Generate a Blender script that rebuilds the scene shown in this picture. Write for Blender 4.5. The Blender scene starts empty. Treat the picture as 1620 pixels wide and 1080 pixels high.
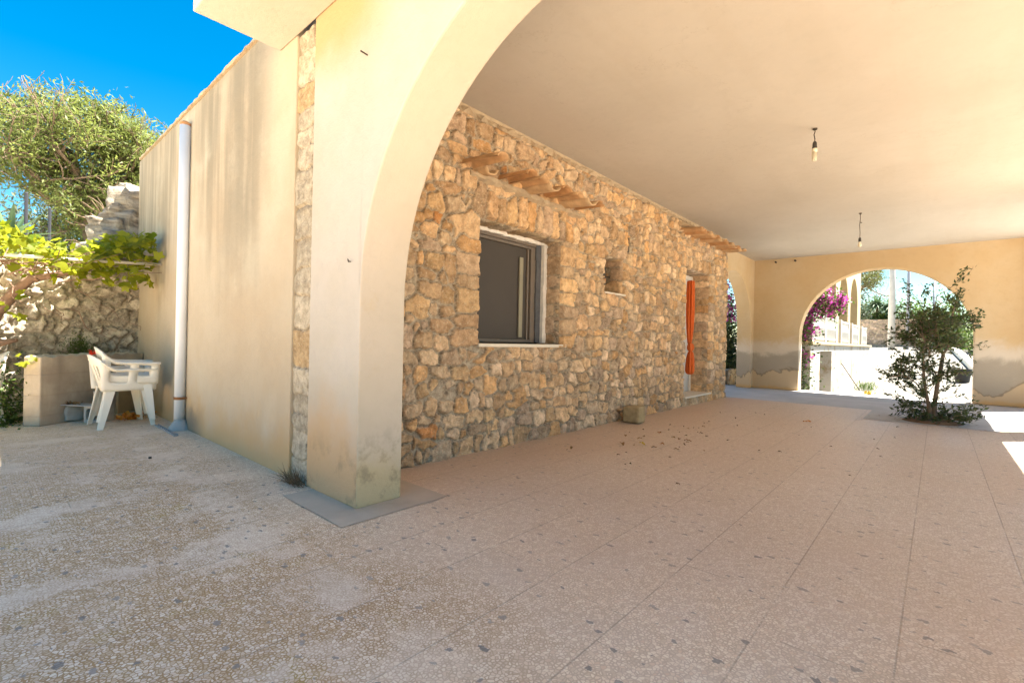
import bpy, bmesh, math, random
import numpy as np
from mathutils import Vector, Matrix, noise as mnoise

S = bpy.context.scene
COL = S.collection
rad = math.radians

# ------------------------------------------------------------------ camera
cam = bpy.data.cameras.new('camera'); cam.lens = 16.798; cam.sensor_width = 36; cam.clip_start = 0.05; cam.clip_end = 3000
co = bpy.data.objects.new('camera', cam); COL.objects.link(co); S.camera = co
yaw, pitch, roll = rad(41.73), rad(-0.097), rad(1.242)
_f = Vector((math.cos(yaw)*math.cos(pitch), math.sin(yaw)*math.cos(pitch), math.sin(pitch)))
_r = Vector((math.sin(yaw), -math.cos(yaw), 0)); _u = _r.cross(_f)
_r2 = _r*math.cos(roll)+_u*math.sin(roll); _u2 = -_r*math.sin(roll)+_u*math.cos(roll)
mw = Matrix((( _r2.x,_u2.x,-_f.x,0),(_r2.y,_u2.y,-_f.y,0),(_r2.z,_u2.z,-_f.z,1.05),(0,0,0,1)))
co.matrix_world = mw

# ------------------------------------------------------------------ world, sun, exposure
SUN_EL = rad(62); SX, SY = 0.74, -0.67
w = bpy.data.worlds.new('World'); S.world = w; w.use_nodes = True
nt = w.node_tree; bg = nt.nodes['Background']
sky = nt.nodes.new('ShaderNodeTexSky'); sky.sky_type = 'NISHITA'; sky.sun_disc = False
sky.sun_elevation = SUN_EL; sky.sun_rotation = math.atan2(SX, SY)
sky.air_density = 1.0; sky.dust_density = 0.6; sky.ozone_density = 3.0; sky.altitude = 100
tn = nt.nodes.new('ShaderNodeHueSaturation'); tn.inputs['Saturation'].default_value = 1.5; tn.inputs['Value'].default_value = .85
nt.links.new(sky.outputs[0], tn.inputs['Color'])
tm = nt.nodes.new('ShaderNodeMix'); tm.data_type = 'RGBA'; tm.blend_type = 'MULTIPLY'; tm.inputs[0].default_value = 1; tm.inputs[7].default_value = (1.0, .98, .80, 1)
nt.links.new(tn.outputs[0], tm.inputs[6]); nt.links.new(tm.outputs[2], bg.inputs[0]); bg.inputs[1].default_value = 0.060
sl = bpy.data.lights.new('sun', 'SUN'); sl.energy = 5.0; sl.angle = rad(0.5); sl.color = (1.0, 0.95, 0.86)
so = bpy.data.objects.new('sun', sl); COL.objects.link(so)
so.rotation_euler = Vector((SX*math.cos(SUN_EL), SY*math.cos(SUN_EL), math.sin(SUN_EL))).to_track_quat('Z','Y').to_euler()
so.location = (20, -20, 40)
S.view_settings.view_transform = 'Standard'; S.view_settings.look = 'None'
S.view_settings.exposure = 2.78; S.view_settings.gamma = 1
S.render.engine = 'CYCLES'
S.cycles.use_denoising = True
S.cycles.max_bounces = 12; S.cycles.diffuse_bounces = 7; S.cycles.glossy_bounces = 3; S.cycles.transmission_bounces = 6
S.cycles.sample_clamp_indirect = 8

# ------------------------------------------------------------------ node helpers
def lin(r, g, b):
    f = lambda c: (c/12.92 if c <= .04045 else ((c+.055)/1.055)**2.4)
    return (f(r/255), f(g/255), f(b/255), 1)

class NB:
    """small node-tree builder"""
    def __init__(self, name):
        self.m = bpy.data.materials.new(name); self.m.use_nodes = True
        self.t = self.m.node_tree; self.b = self.t.nodes['Principled BSDF']
        self.out = self.t.nodes['Material Output']
        self.b.inputs['Roughness'].default_value = .85
        self.b.inputs['Specular IOR Level'].default_value = .3
        self._pos = None
    def n(self, typ, **kw):
        nd = self.t.nodes.new('ShaderNode'+typ)
        for k, v in kw.items():
            setattr(nd, k, v)
        return nd
    def set(self, sock, v):
        if isinstance(v, bpy.types.NodeSocket): self.t.links.new(v, sock)
        else:
            if isinstance(v, tuple) and len(v) == 3 and sock.type == 'RGBA': v = v+(1,)
            sock.default_value = v
    def pos(self):
        if self._pos is None: self._pos = self.n('NewGeometry').outputs['Position']
        return self._pos
    def xyz(self):
        s = self.n('SeparateXYZ'); self.set(s.inputs[0], self.pos()); return s.outputs
    def vec(self, scale, loc=(0,0,0)):
        m = self.n('Mapping'); self.set(m.inputs['Vector'], self.pos())
        m.inputs['Scale'].default_value = scale if isinstance(scale, tuple) else (scale,)*3
        m.inputs['Location'].default_value = loc
        return m.outputs[0]
    def noise(self, scale=1, detail=4, rough=.55, vec=None, dist=0):
        n = self.n('TexNoise'); self.set(n.inputs['Vector'], vec if vec is not None else self.pos())
        n.inputs['Scale'].default_value = scale; n.inputs['Detail'].default_value = detail
        n.inputs['Roughness'].default_value = rough; n.inputs['Distortion'].default_value = dist
        return n.outputs['Fac']
    def vor(self, scale, vec=None, feature='F1', out='Distance', rnd=1, dim='3D'):
        n = self.n('TexVoronoi', feature=feature, voronoi_dimensions=dim)
        self.set(n.inputs['Vector'], vec if vec is not None else self.pos())
        n.inputs['Scale'].default_value = scale; n.inputs['Randomness'].default_value = rnd
        return n.outputs[out]
    def math(self, op, a, b=None, c=None, clamp=False):
        n = self.n('Math', operation=op); n.use_clamp = clamp
        self.set(n.inputs[0], a)
        if b is not None: self.set(n.inputs[1], b)
        if c is not None: self.set(n.inputs[2], c)
        return n.outputs[0]
    def ss(self, v, lo, hi, a=0., b=1.):
        n = self.n('MapRange', interpolation_type='SMOOTHSTEP')
        self.set(n.inputs['Value'], v)
        if lo <= hi:
            vals = (lo, hi, a, b)
        else:
            vals = (hi, lo, b, a)
        for i, x in enumerate(vals): n.inputs[i+1].default_value = x
        return n.outputs[0]
    def mix(self, fac, a, b, mode='MIX'):
        n = self.n('Mix', data_type='RGBA', blend_type=mode)
        self.set(n.inputs[0], fac); self.set(n.inputs[6], a); self.set(n.inputs[7], b)
        return n.outputs[2]
    def ramp(self, fac, stops):
        n = self.n('ValToRGB'); self.set(n.inputs[0], fac); el = n.color_ramp.elements
        while len(el) < len(stops): el.new(.5)
        for e, (p, c) in zip(el, stops): e.position = p; e.color = c if len(c) == 4 else c+(1,)
        return n.outputs[0]
    def attr(self, name, out='Color'):
        return self.n('Attribute', attribute_name=name).outputs[out]
    def bump(self, h, strength=.3, dist=.01, normal=None):
        n = self.n('Bump'); n.inputs['Strength'].default_value = strength; n.inputs['Distance'].default_value = dist
        self.set(n.inputs['Height'], h)
        if normal is not None: self.set(n.inputs['Normal'], normal)
        return n.outputs[0]
    def fin(self, color, rough=None, normal=None, **kw):
        self.set(self.b.inputs['Base Color'], color)
        if rough is not None: self.set(self.b.inputs['Roughness'], rough)
        if normal is not None: self.set(self.b.inputs['Normal'], normal)
        for k, v in kw.items(): self.set(self.b.inputs[k.replace('_', ' ')], v)
        return self.m

def simple(name, c, rough=.6, var=.12, scale=6, metal=0, spec=.3, bump=0, bscale=60):
    k = NB(name); n1 = k.noise(scale, 5)
    d = tuple(x*(1-var*1.6) for x in c); l = tuple(min(1, x*(1+var)) for x in c)
    colr = k.mix(n1, d, l)
    k.b.inputs['Metallic'].default_value = metal; k.b.inputs['Specular IOR Level'].default_value = spec
    nm = k.bump(k.noise(bscale, 4), bump, .006) if bump else None
    return k.fin(colr, rough, nm)

# ------------------------------------------------------------------ materials
def plaster(name, base, alt, stains=None, bumps=.35):
    k = NB(name)
    c = k.mix(k.ss(k.noise(.9, 5, .6), .35, .68), base, alt)
    c = k.mix(k.math('MULTIPLY', k.ss(k.noise(9, 6, .7), .45, .75), .22), c, tuple(x*.78 for x in base))
    if stains: c = stains(k, c)
    h = k.math('ADD', k.math('MULTIPLY', k.noise(140, 3, .6), .45), k.math('ADD', k.noise(22, 4, .6), k.math('MULTIPLY', k.noise(3.5, 2), 2.2)))
    return k.fin(c, .92, k.bump(h, bumps, .008))

def st_front(k, c):
    s = k.xyz(); z = s[2]; y = s[1]
    n = k.noise(1.6, 5, .6)
    zz = k.math('ADD', z, k.math('MULTIPLY', n, -.9))
    c = k.mix(k.math('MULTIPLY', k.ss(zz, .28, -.25), .85), c, (.53, .335, .165))            # yellowed foot
    d = k.math('MULTIPLY', k.ss(k.math('ADD', z, k.math('MULTIPLY', n, -.6)), 2.35, 2.8), k.ss(y, 2.3, 2.75))
    c = k.mix(k.math('MULTIPLY', d, .8), c, (.47, .30, .125))                                 # ochre bleed under slab
    mould = k.math('MULTIPLY', k.ss(k.noise(5, 6, .7), .5, .66), k.ss(z, .5, .1))
    c = k.mix(k.math('MULTIPLY', mould, .55), c, (.22, .18, .10))
    return c
def st_left(k, c):
    s = k.xyz(); z = s[2]; y = s[1]
    st = k.noise(1, 6, .6, k.vec((1.0, 2.6, .20)))
    big = k.noise(1, 4, .6, k.vec((1, 1.1, .35), (3, 0, 0)))
    top = k.ss(k.math('ADD', z, k.math('MULTIPLY', k.math('SUBTRACT', big, .5), 3.2)), 1.0, 2.9)
    m = k.math('MULTIPLY', top, k.ss(st, .36, .60))
    m = k.math('MULTIPLY', m, k.ss(y, 3.75, 4.5))
    c = k.mix(k.math('MULTIPLY', m, .85), c, (.225, .19, .13))
    c = k.mix(k.math('MULTIPLY', k.ss(k.noise(1.2, 5), .5, .7), .5), c, (.54, .48, .36))
    foot = k.ss(k.math('ADD', z, k.math('MULTIPLY', k.noise(2.2, 5, .6), -.8)), .12, -.3)
    c = k.mix(k.math('MULTIPLY', foot, .7), c, (.52, .33, .145))
    br = k.math('MULTIPLY', k.ss(k.math('ABSOLUTE', k.math('SUBTRACT', k.math('ADD', y, k.math('MULTIPLY', big, .9)), 5.15)), .62, .1), k.ss(z, 1.1, 2.3))
    c = k.mix(k.math('MULTIPLY', k.math('MULTIPLY', br, k.ss(k.noise(2.2, 6, .7), .3, .6)), .6), c, (.26, .22, .155))
    pipe = k.math('MULTIPLY', k.ss(k.math('ABSOLUTE', k.math('SUBTRACT', y, 6.0)), .55, .05), k.ss(k.math('ADD', z, k.math('MULTIPLY', k.noise(6, 4), -.3)), .18, -.05))
    c = k.mix(k.math('MULTIPLY', pipe, .75), c, (.17, .15, .12))
    rim = k.ss(z, 3.44, 3.53)
    c = k.mix(k.math('MULTIPLY', rim, .45), c, (.30, .25, .17))
    return c
def st_damp(k, c):
    s = k.xyz(); z = s[2]
    n = k.math('SUBTRACT', k.noise(1.5, 8, .7, dist=.7), .5)
    zz = k.math('ADD', z, k.math('MULTIPLY', n, .75))
    c = k.mix(k.math('MULTIPLY', k.ss(zz, 1.34, 1.0), .9), c, (.60, .52, .42))                # lime halo
    c = k.mix(k.math('MULTIPLY', k.ss(zz, .98, .82), k.ss(k.noise(3, 6, .7), .1, .5, .75, 1.)), c, (.37, .315, .245))                                          # rising damp
    big = k.math('SUBTRACT', k.noise(.8, 5, .6, k.vec(1, (5, 2, 1)), .8), .5)
    low = k.math('ADD', z, k.math('ADD', k.math('MULTIPLY', big, -1.5), k.math('MULTIPLY', k.ss(s[1], -.85, -1.5), -.45)))
    c = k.mix(k.ss(low, .27, .25), c, (.54, .405, .26))
    c = k.mix(k.math('MULTIPLY', k.math('MULTIPLY', k.ss(low, .31, .275), k.ss(low, .24, .27)), .7), c, (.24, .18, .12))                                        # blown patches
    c = k.mix(k.math('MULTIPLY', k.ss(k.math('ADD', z, k.math('MULTIPLY', n, -.35)), .10, .02), .8), c, (.58, .36, .15))
    return c
def st_ceil(k, c):
    st = k.noise(1, 5, .6, k.vec((.5, 4, 1))); c = k.mix(k.math('MULTIPLY', k.ss(st, .5, .66), .11), c, (.42, .35, .26))
    c = k.mix(k.math('MULTIPLY', k.ss(k.noise(.7, 6, .65), .54, .68), .3), c, (.56, .51, .43))
    cr = k.math('ABSOLUTE', k.math('SUBTRACT', k.noise(.55, 7, .62, k.vec(1, (4, 1, 0))), .5))
    return k.mix(k.math('MULTIPLY', k.ss(cr, .0022, .0006), .18), c, (.30, .24, .17))
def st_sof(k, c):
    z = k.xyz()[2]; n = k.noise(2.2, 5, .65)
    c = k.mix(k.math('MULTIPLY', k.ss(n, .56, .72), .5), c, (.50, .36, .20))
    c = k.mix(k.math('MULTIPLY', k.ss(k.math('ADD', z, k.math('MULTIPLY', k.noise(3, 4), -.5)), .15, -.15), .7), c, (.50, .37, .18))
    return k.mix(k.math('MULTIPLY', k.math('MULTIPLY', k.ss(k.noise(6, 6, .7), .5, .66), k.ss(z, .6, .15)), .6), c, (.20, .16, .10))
M = {}
M['front'] = plaster('plaster_front', (.50, .445, .38), (.455, .395, .31), st_front, .6)
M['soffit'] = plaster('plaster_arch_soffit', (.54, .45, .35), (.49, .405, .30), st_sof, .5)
M['left'] = plaster('plaster_left', (.50, .42, .305), (.455, .36, .245), st_left, .6)
M['damp'] = plaster('plaster_damp', (.53, .375, .205), (.56, .425, .26), st_damp)
M['ceiling'] = plaster('plaster_ceiling', (.515, .465, .39), (.485, .435, .36), st_ceil, .25)
M['slab'] = plaster('plaster_slab', (.54, .495, .42), (.51, .455, .36))
M['cement'] = simple('cement', (.40, .385, .35), .85, .25, 3, bump=.3, bscale=40)
M['pad'] = simple('cement_pad', (.56, .47, .36), .7, .3, 2.5, bump=.15, bscale=30)

def mk_stone():
    k = NB('fieldstone'); c = k.attr('col')
    n = k.noise(14, 6, .7); c = k.mix(k.ss(n, .3, .7), k.mix(.55, c, (.16, .11, .06), 'MULTIPLY'), c)
    c = k.mix(k.math('MULTIPLY', k.ss(k.noise(45, 4, .7), .52, .72), .5), c, (.70, .60, .44))
    c = k.mix(k.math('MULTIPLY', k.ss(k.noise(28, 5, .75), .60, .74), .55), c, (.18, .12, .07))
    h = k.math('ADD', k.noise(60, 5, .7), k.math('MULTIPLY', k.vor(55), .5))
    return k.fin(c, .95, k.bump(h, .8, .014))
M['stone'] = mk_stone()

def mk_terrazzo():
    k = NB('terrazzo'); s = k.xyz(); x, y = s[0], s[1]
    P2 = k.n('CombineXYZ'); k.set(P2.inputs[0], x); k.set(P2.inputs[1], y); p = P2.outputs[0]
    # worn, unpolished part in the open, left of the arch
    nb = k.noise(1.1, 4, .6, p); nb2 = k.noise(2.3, 5, .65, p)
    W = k.math('MULTIPLY', k.ss(k.math('ADD', y, k.math('MULTIPLY', k.math('SUBTRACT', nb, .5), 1.8)), .55, 1.5),
               k.ss(k.math('ADD', x, k.math('MULTIPLY', k.math('SUBTRACT', nb, .5), 1.2)), 1.75, .95))
    # joints (0.397 m units, rows along x)
    row = k.math('DIVIDE', k.math('SUBTRACT', y, .088), .397)
    ri = k.math('FLOOR', row); rf = k.math('FRACT', row)
    wn = k.n('TexWhiteNoise', noise_dimensions='1D'); k.set(wn.inputs['W'], ri)
    cx = k.math('ADD', k.math('DIVIDE', x, .794), wn.outputs['Value'])
    cf = k.math('FRACT', cx)
    dr = k.math('MULTIPLY', k.math('MINIMUM', rf, k.math('SUBTRACT', 1, rf)), .397)
    dc = k.math('MULTIPLY', k.math('MINIMUM', cf, k.math('SUBTRACT', 1, cf)), .794)
    jn = k.noise(5, 3, .6, p)
    J = k.math('MAXIMUM', k.math('MULTIPLY', k.ss(dr, .0050, .0012), k.ss(jn, .28, .5)), k.math('MULTIPLY', k.ss(dc, .0045, .001), k.ss(jn, .45, .6)))
    # per-tile tone
    wt = k.n('TexWhiteNoise', noise_dimensions='2D'); cv = k.n('CombineXYZ'); k.set(cv.inputs[0], ri); k.set(cv.inputs[1], k.math('FLOOR', cx)); k.set(wt.inputs['Vector'], cv.outputs[0])
    # chips
    pw = k.n('VectorMath', operation='ADD'); k.set(pw.inputs[0], p)
    nz = k.n('TexNoise'); k.set(nz.inputs['Vector'], p); nz.inputs['Scale'].default_value = 60
    sc = k.n('VectorMath', operation='SCALE'); k.set(sc.inputs[0], nz.outputs['Color']); sc.inputs['Scale'].default_value = .010; k.set(pw.inputs[1], sc.outputs[0])
    pv = pw.outputs[0]
    edge = k.vor(72, pv, 'DISTANCE_TO_EDGE', dim='2D')
    cc = k.vor(72, pv, 'F1', 'Color', dim='2D')
    sep = k.n('SeparateColor'); k.set(sep.inputs[0], cc); r1 = sep.outputs[0]; r2 = sep.outputs[1]
    thr = k.math('MULTIPLY_ADD', r2, .22, .03)
    chip = k.ss(k.math('SUBTRACT', edge, thr), -.01, .03)
    cleanchip = k.ramp(r1, [(0, (.60, .48, .35)), (.3, (.74, .62, .49)), (.7, (.82, .73, .60)), (1, (.67, .51, .37))])
    wornchip = k.ramp(r1, [(0, (.64, .44, .25)), (.35, (.82, .64, .44)), (.7, (.95, .83, .66)), (1, (.68, .50, .34))])
    cleanm = k.mix(k.ss(nb2, .3, .7), (.52, .40, .29), (.58, .455, .35))
    wornm = k.mix(k.ss(nb2, .3, .7), (.42, .23, .085), (.52, .31, .13))
    clean = k.mix(k.math('MULTIPLY', chip, .85), cleanm, cleanchip)
    worn = k.mix(k.math('MULTIPLY', chip, .97), wornm, wornchip)
    # chalky patches in the worn zone, strongest along the old joint bands
    band = k.math('MAXIMUM', k.ss(k.math('ABSOLUTE', k.math('SUBTRACT', k.math('FRACT', k.math('DIVIDE', k.math('ADD', y, .3), 1.19)), .5)), .16, .04),
                  k.ss(k.math('ABSOLUTE', k.math('SUBTRACT', k.math('FRACT', k.math('DIVIDE', k.math('ADD', x, .75), 1.19)), .5)), .14, .03))
    nl = k.noise(2.6, 6, .68, k.vec((1, 1, 0), (7, 3, 0)), .3)
    chalk = k.ss(k.math('ADD', nl, k.math('MULTIPLY', band, .10)), .51, .68)
    worn = k.mix(k.math('MULTIPLY', chalk, .72), worn, k.mix(k.math('MULTIPLY', chip, .8), (.82, .64, .46), (.95, .82, .65)))
    greyout = k.ss(y, 3.6, 6.2)
    worn = k.mix(k.math('MULTIPLY', greyout, .45), worn, (.62, .49, .35))
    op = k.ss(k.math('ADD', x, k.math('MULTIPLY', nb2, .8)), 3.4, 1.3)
    clean = k.mix(1.0, clean, k.mix(op, (.92, .93, .95), (1.30, 1.24, 1.13)), 'MULTIPLY')  # floor painted lighter towards the open front, standing in for light there
    c = k.mix(W, clean, worn)
    # ochre lichen spots at the transition
    lm = k.math('MULTIPLY', k.ss(k.noise(3.2, 5, .7, k.vec((1, 1, 0), (2, 9, 0))), .56, .66), k.math('MULTIPLY', k.ss(x, 1.3, .8), k.ss(y, .6, 1.0)))
    c = k.mix(k.math('MULTIPLY', k.math('MULTIPLY', lm, k.math('SUBTRACT', 1, chip)), .8), c, (.46, .29, .05))
    # soft dirt + tone
    c = k.mix(k.math('MULTIPLY', k.ss(k.noise(.55, 4, .6, p), .42, .7), .2), c, (.52, .34, .21))
    c = k.mix(k.math('MULTIPLY', wt.outputs['Value'], .16), c, (.48, .35, .25))
    wallband = k.math('MULTIPLY', k.ss(y, 2.0, 3.1), k.ss(x, 1.6, 2.2))
    c = k.mix(k.math('MULTIPLY', wallband, .35), c, (.50, .31, .18))
    # large dark chips
    dm = k.n('Mapping'); k.set(dm.inputs['Vector'], pv); dm.inputs['Scale'].default_value = (1, .68, 1); dm.inputs['Rotation'].default_value = (0, 0, .7)
    dn = k.n('TexNoise'); k.set(dn.inputs['Vector'], p); dn.inputs['Scale'].default_value = 38; dsc = k.n('VectorMath', operation='SCALE'); k.set(dsc.inputs[0], dn.outputs['Color']); dsc.inputs['Scale'].default_value = .035
    da = k.n('VectorMath', operation='ADD'); k.set(da.inputs[0], dm.outputs[0]); k.set(da.inputs[1], dsc.outputs[0]); dv = da.outputs[0]
    vd = k.n('TexVoronoi', feature='F1', voronoi_dimensions='2D'); k.set(vd.inputs['Vector'], dv); vd.inputs['Scale'].default_value = 19
    sd = k.n('SeparateColor'); k.set(sd.inputs[0], vd.outputs['Color'])
    rr = k.math('MULTIPLY_ADD', sd.outputs[1], .17, .07)
    on = k.math('GREATER_THAN', sd.outputs[0], .81)
    dk = k.math('MULTIPLY', k.ss(k.math('SUBTRACT', vd.outputs['Distance'], rr), .02, -.02), on)
    dcol = k.mix(sd.outputs[2], (.18, .155, .14), (.44, .36, .29))
    c = k.mix(k.math('MULTIPLY', dk, .8), c, dcol)
    c = k.mix(k.math('MULTIPLY', J, .42), c, (.20, .13, .08))
    h = k.math('ADD', k.math('MULTIPLY', k.math('MULTIPLY', chip, W), .5), k.math('SUBTRACT', 1, J))
    rg = k.math('MULTIPLY_ADD', W, .28, k.math('MULTIPLY_ADD', nb2, .25, .36))
    return k.fin(c, rg, k.bump(h, .35, .004), Specular_IOR_Level=.45)
M['terrazzo'] = mk_terrazzo()
def mk_conc(name, a, b, sc=1.5):
    k = NB(name); c = k.mix(k.ss(k.noise(sc, 6, .65), .3, .7), a, b)
    c = k.mix(k.math('MULTIPLY', k.ss(k.noise(sc*9, 5, .7), .5, .75), .35), c, tuple(x*.6 for x in a))
    return k.fin(c, .85, k.bump(k.noise(50, 5), .3, .006))
M['strip'] = mk_conc('concrete_strip', (.40, .39, .37), (.50, .48, .46))
M['drive'] = mk_conc('driveway_concrete', (.13, .12, .10), (.165, .15, .125), .7)
M['earth'] = mk_conc('pale_gravel_earth', (.56, .49, .39), (.66, .60, .50), .6)
M['soil'] = simple('soil', (.20, .13, .08), .95, .4, 12, bump=.6, bscale=50)
M['terracotta'] = simple('terracotta', (.56, .29, .13), .85, .35, 9, bump=.3, bscale=40)
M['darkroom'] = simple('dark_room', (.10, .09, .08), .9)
M['glass'] = simple('dim_pane', (.058, .046, .036), .55, .1, 3, spec=.25)
M['alu'] = simple('bronze_aluminium', (.15, .115, .085), .5, .15, 10, spec=.4)
M['darkgasket'] = simple('grey_gasket', (.10, .10, .105), .7, .3, 20)
M['strap'] = simple('shutter_strap', (.26, .23, .16), .7)
M['marble'] = simple('marble_sill', (.68, .60, .48), .55, .12, 8)
M['trim'] = simple('rough_render_trim', (.74, .68, .60), .9, .2, 14, bump=.5, bscale=50)
M['doorpanel'] = simple('door_panel', (.55, .52, .48), .6, .1, 3)
M['pipe'] = simple('pvc_pipe', (.74, .75, .76), .45, .10, 2, spec=.4)
M['rust'] = simple('rusty_metal', (.30, .13, .05), .8, .4, 20)
M['nail'] = simple('dark_iron', (.06, .045, .035), .6)
M['wplastic'] = simple('white_plastic', (.80, .74, .62), .45, .07, 4, spec=.4)
M['cblock'] = simple('concrete_block', (.44, .40, .34), .95, .2, 14, bump=.6, bscale=70)
M['ubulb'] = simple('bulb_tube', (.72, .64, .48), .25, .05, spec=.5)
M['socket'] = simple('lamp_socket', (.05, .045, .04), .5)
M['cord'] = simple('lamp_cord', (.10, .08, .06), .7)
M['polewood'] = simple('weathered_pole', (.66, .61, .54), .8, .2, 12, bump=.3)
M['bark'] = simple('bark', (.20, .14, .09), .95, .4, 12, bump=.9, bscale=30)
M['vinebark'] = simple('vine_bark', (.24, .15, .10), .95, .4, 18, bump=.9, bscale=40)
M['greybark'] = simple('grey_bark', (.17, .125, .085), .95, .3, 14, bump=.6, bscale=40)
M['post'] = simple('black_post', (.03, .03, .035), .5)
M['yellow'] = plaster('plaster_yellow', (.36, .23, .07), (.33, .21, .06))
M['cream'] = plaster('plaster_cream', (.36, .28, .155), (.38, .31, .19))
M['white'] = simple('white_railing', (.50, .47, .42), .7, .08)
M['bucket'] = simple('black_bucket', (.035, .033, .032), .55, .2, 8)
M['red'] = simple('red_plastic', (.62, .06, .03), .5)
M['utility'] = mk_conc('utility_pole', (.36, .345, .32), (.42, .40, .375), 3)
M['steel'] = simple('galvanised_post', (.25, .26, .29), .5, .1)
M['grime'] = simple('grimy_metal', (.36, .35, .33), .5, .3, 12)
M['tilemortar'] = simple('lime_mortar', (.48, .37, .24), .95, .3, 12, bump=.6, bscale=50)
def mk_cloth():
    k = NB('orange_cloth'); c = k.mix(k.noise(20, 4), (.50, .085, .015), (.66, .15, .03))
    return k.fin(c, .85, k.bump(k.noise(90, 3), .25, .004))
M['cloth'] = mk_cloth()
def mk_basewall():
    k = NB('flaking_whitewash'); n = k.noise(2.2, 7, .72)
    c = k.mix(k.ss(n, .48, .60), (.36, .335, .30), (.25, .195, .13))
    c = k.mix(k.math('MULTIPLY', k.ss(k.noise(6, 6, .7), .58, .68), .7), c, (.22, .17, .12))
    return k.fin(c, .95, k.bump(n, .5, .02))
M['basewall'] = mk_basewall()
def mk_lowwall():
    k = NB('cast_concrete_wall'); z = k.xyz()[2]
    c = k.mix(k.ss(k.noise(3, 6, .65), .32, .68), (.36, .29, .21), (.48, .40, .29))
    lay = k.ss(k.math('ABSOLUTE', k.math('SUBTRACT', k.math('FRACT', k.math('ADD', k.math('DIVIDE', z, .23), k.math('MULTIPLY', k.noise(2, 2), .08))), .5)), .05, .0)
    c = k.mix(k.math('MULTIPLY', lay, .12), c, (.2, .15, .10))
    c = k.mix(k.math('MULTIPLY', k.ss(k.noise(1, 5, .6, k.vec((5, 5, .6))), .5, .7), .5), c, (.22, .18, .13))
    return k.fin(c, .95, k.bump(k.math('ADD', k.noise(25, 5), k.math('MULTIPLY', lay, -.5)), .5, .012))
M['lowwall'] = mk_lowwall()
def mk_leaf(name, dark, light, trans=.35, rough=.55):
    k = NB(name); t = k.attr('tint', 'Fac'); c = k.mix(t, dark, light)
    k.fin(c, rough); k.b.inputs['Specular IOR Level'].default_value = .35
    tr = k.n('BsdfTranslucent'); k.set(tr.inputs[0], k.mix(.5, c, tuple(min(1, x*1.6) for x in light)))
    mx = k.n('MixShader'); mx.inputs[0].default_value = trans
    k.t.links.new(k.b.outputs[0], mx.inputs[1]); k.t.links.new(tr.outputs[0], mx.inputs[2]); k.t.links.new(mx.outputs[0], k.out.inputs[0])
    return k.m
M['lf_tree'] = mk_leaf('leaf_airy_tree', (.055, .075, .017), (.19, .22, .05), .4)
M['lf_vine'] = mk_leaf('leaf_vine', (.08, .13, .008), (.30, .31, .014), .55)
M['lf_bush'] = mk_leaf('leaf_dark_bush', (.022, .038, .014), (.075, .105, .032), .25)
M['lf_green'] = mk_leaf('leaf_green', (.03, .055, .01), (.09, .14, .022), .35)
M['lf_pine'] = mk_leaf('leaf_pine', (.04, .05, .012), (.13, .14, .03), .25)
M['lf_grey'] = mk_leaf('leaf_grey_green', (.06, .07, .035), (.13, .145, .075), .3)
M['lf_agave'] = mk_leaf('leaf_sword', (.035, .07, .03), (.09, .15, .06), .15)
M['flower'] = mk_leaf('bract_magenta', (.30, .025, .21), (.48, .07, .34), .35)
M['lf_dry'] = mk_leaf('leaf_dry', (.16, .09, .04), (.34, .20, .07), .1)
M['lf_orange'] = mk_leaf('leaf_orange', (.45, .14, .02), (.70, .30, .04), .2)
M['lf_yellow'] = mk_leaf('leaf_yellow', (.38, .26, .03), (.62, .45, .06), .2)
M['straw'] = mk_leaf('dry_weed_straw', (.13, .07, .035), (.28, .17, .08), .1)
M['lf_dkdry'] = mk_leaf('leaf_dark_dry', (.07, .05, .035), (.17, .11, .06), .05)

# ------------------------------------------------------------------ mesh helpers
def wl(o):
    v = Vector((0, 0, 0))
    while o is not None: v += o.location; o = o.parent
    return v

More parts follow.
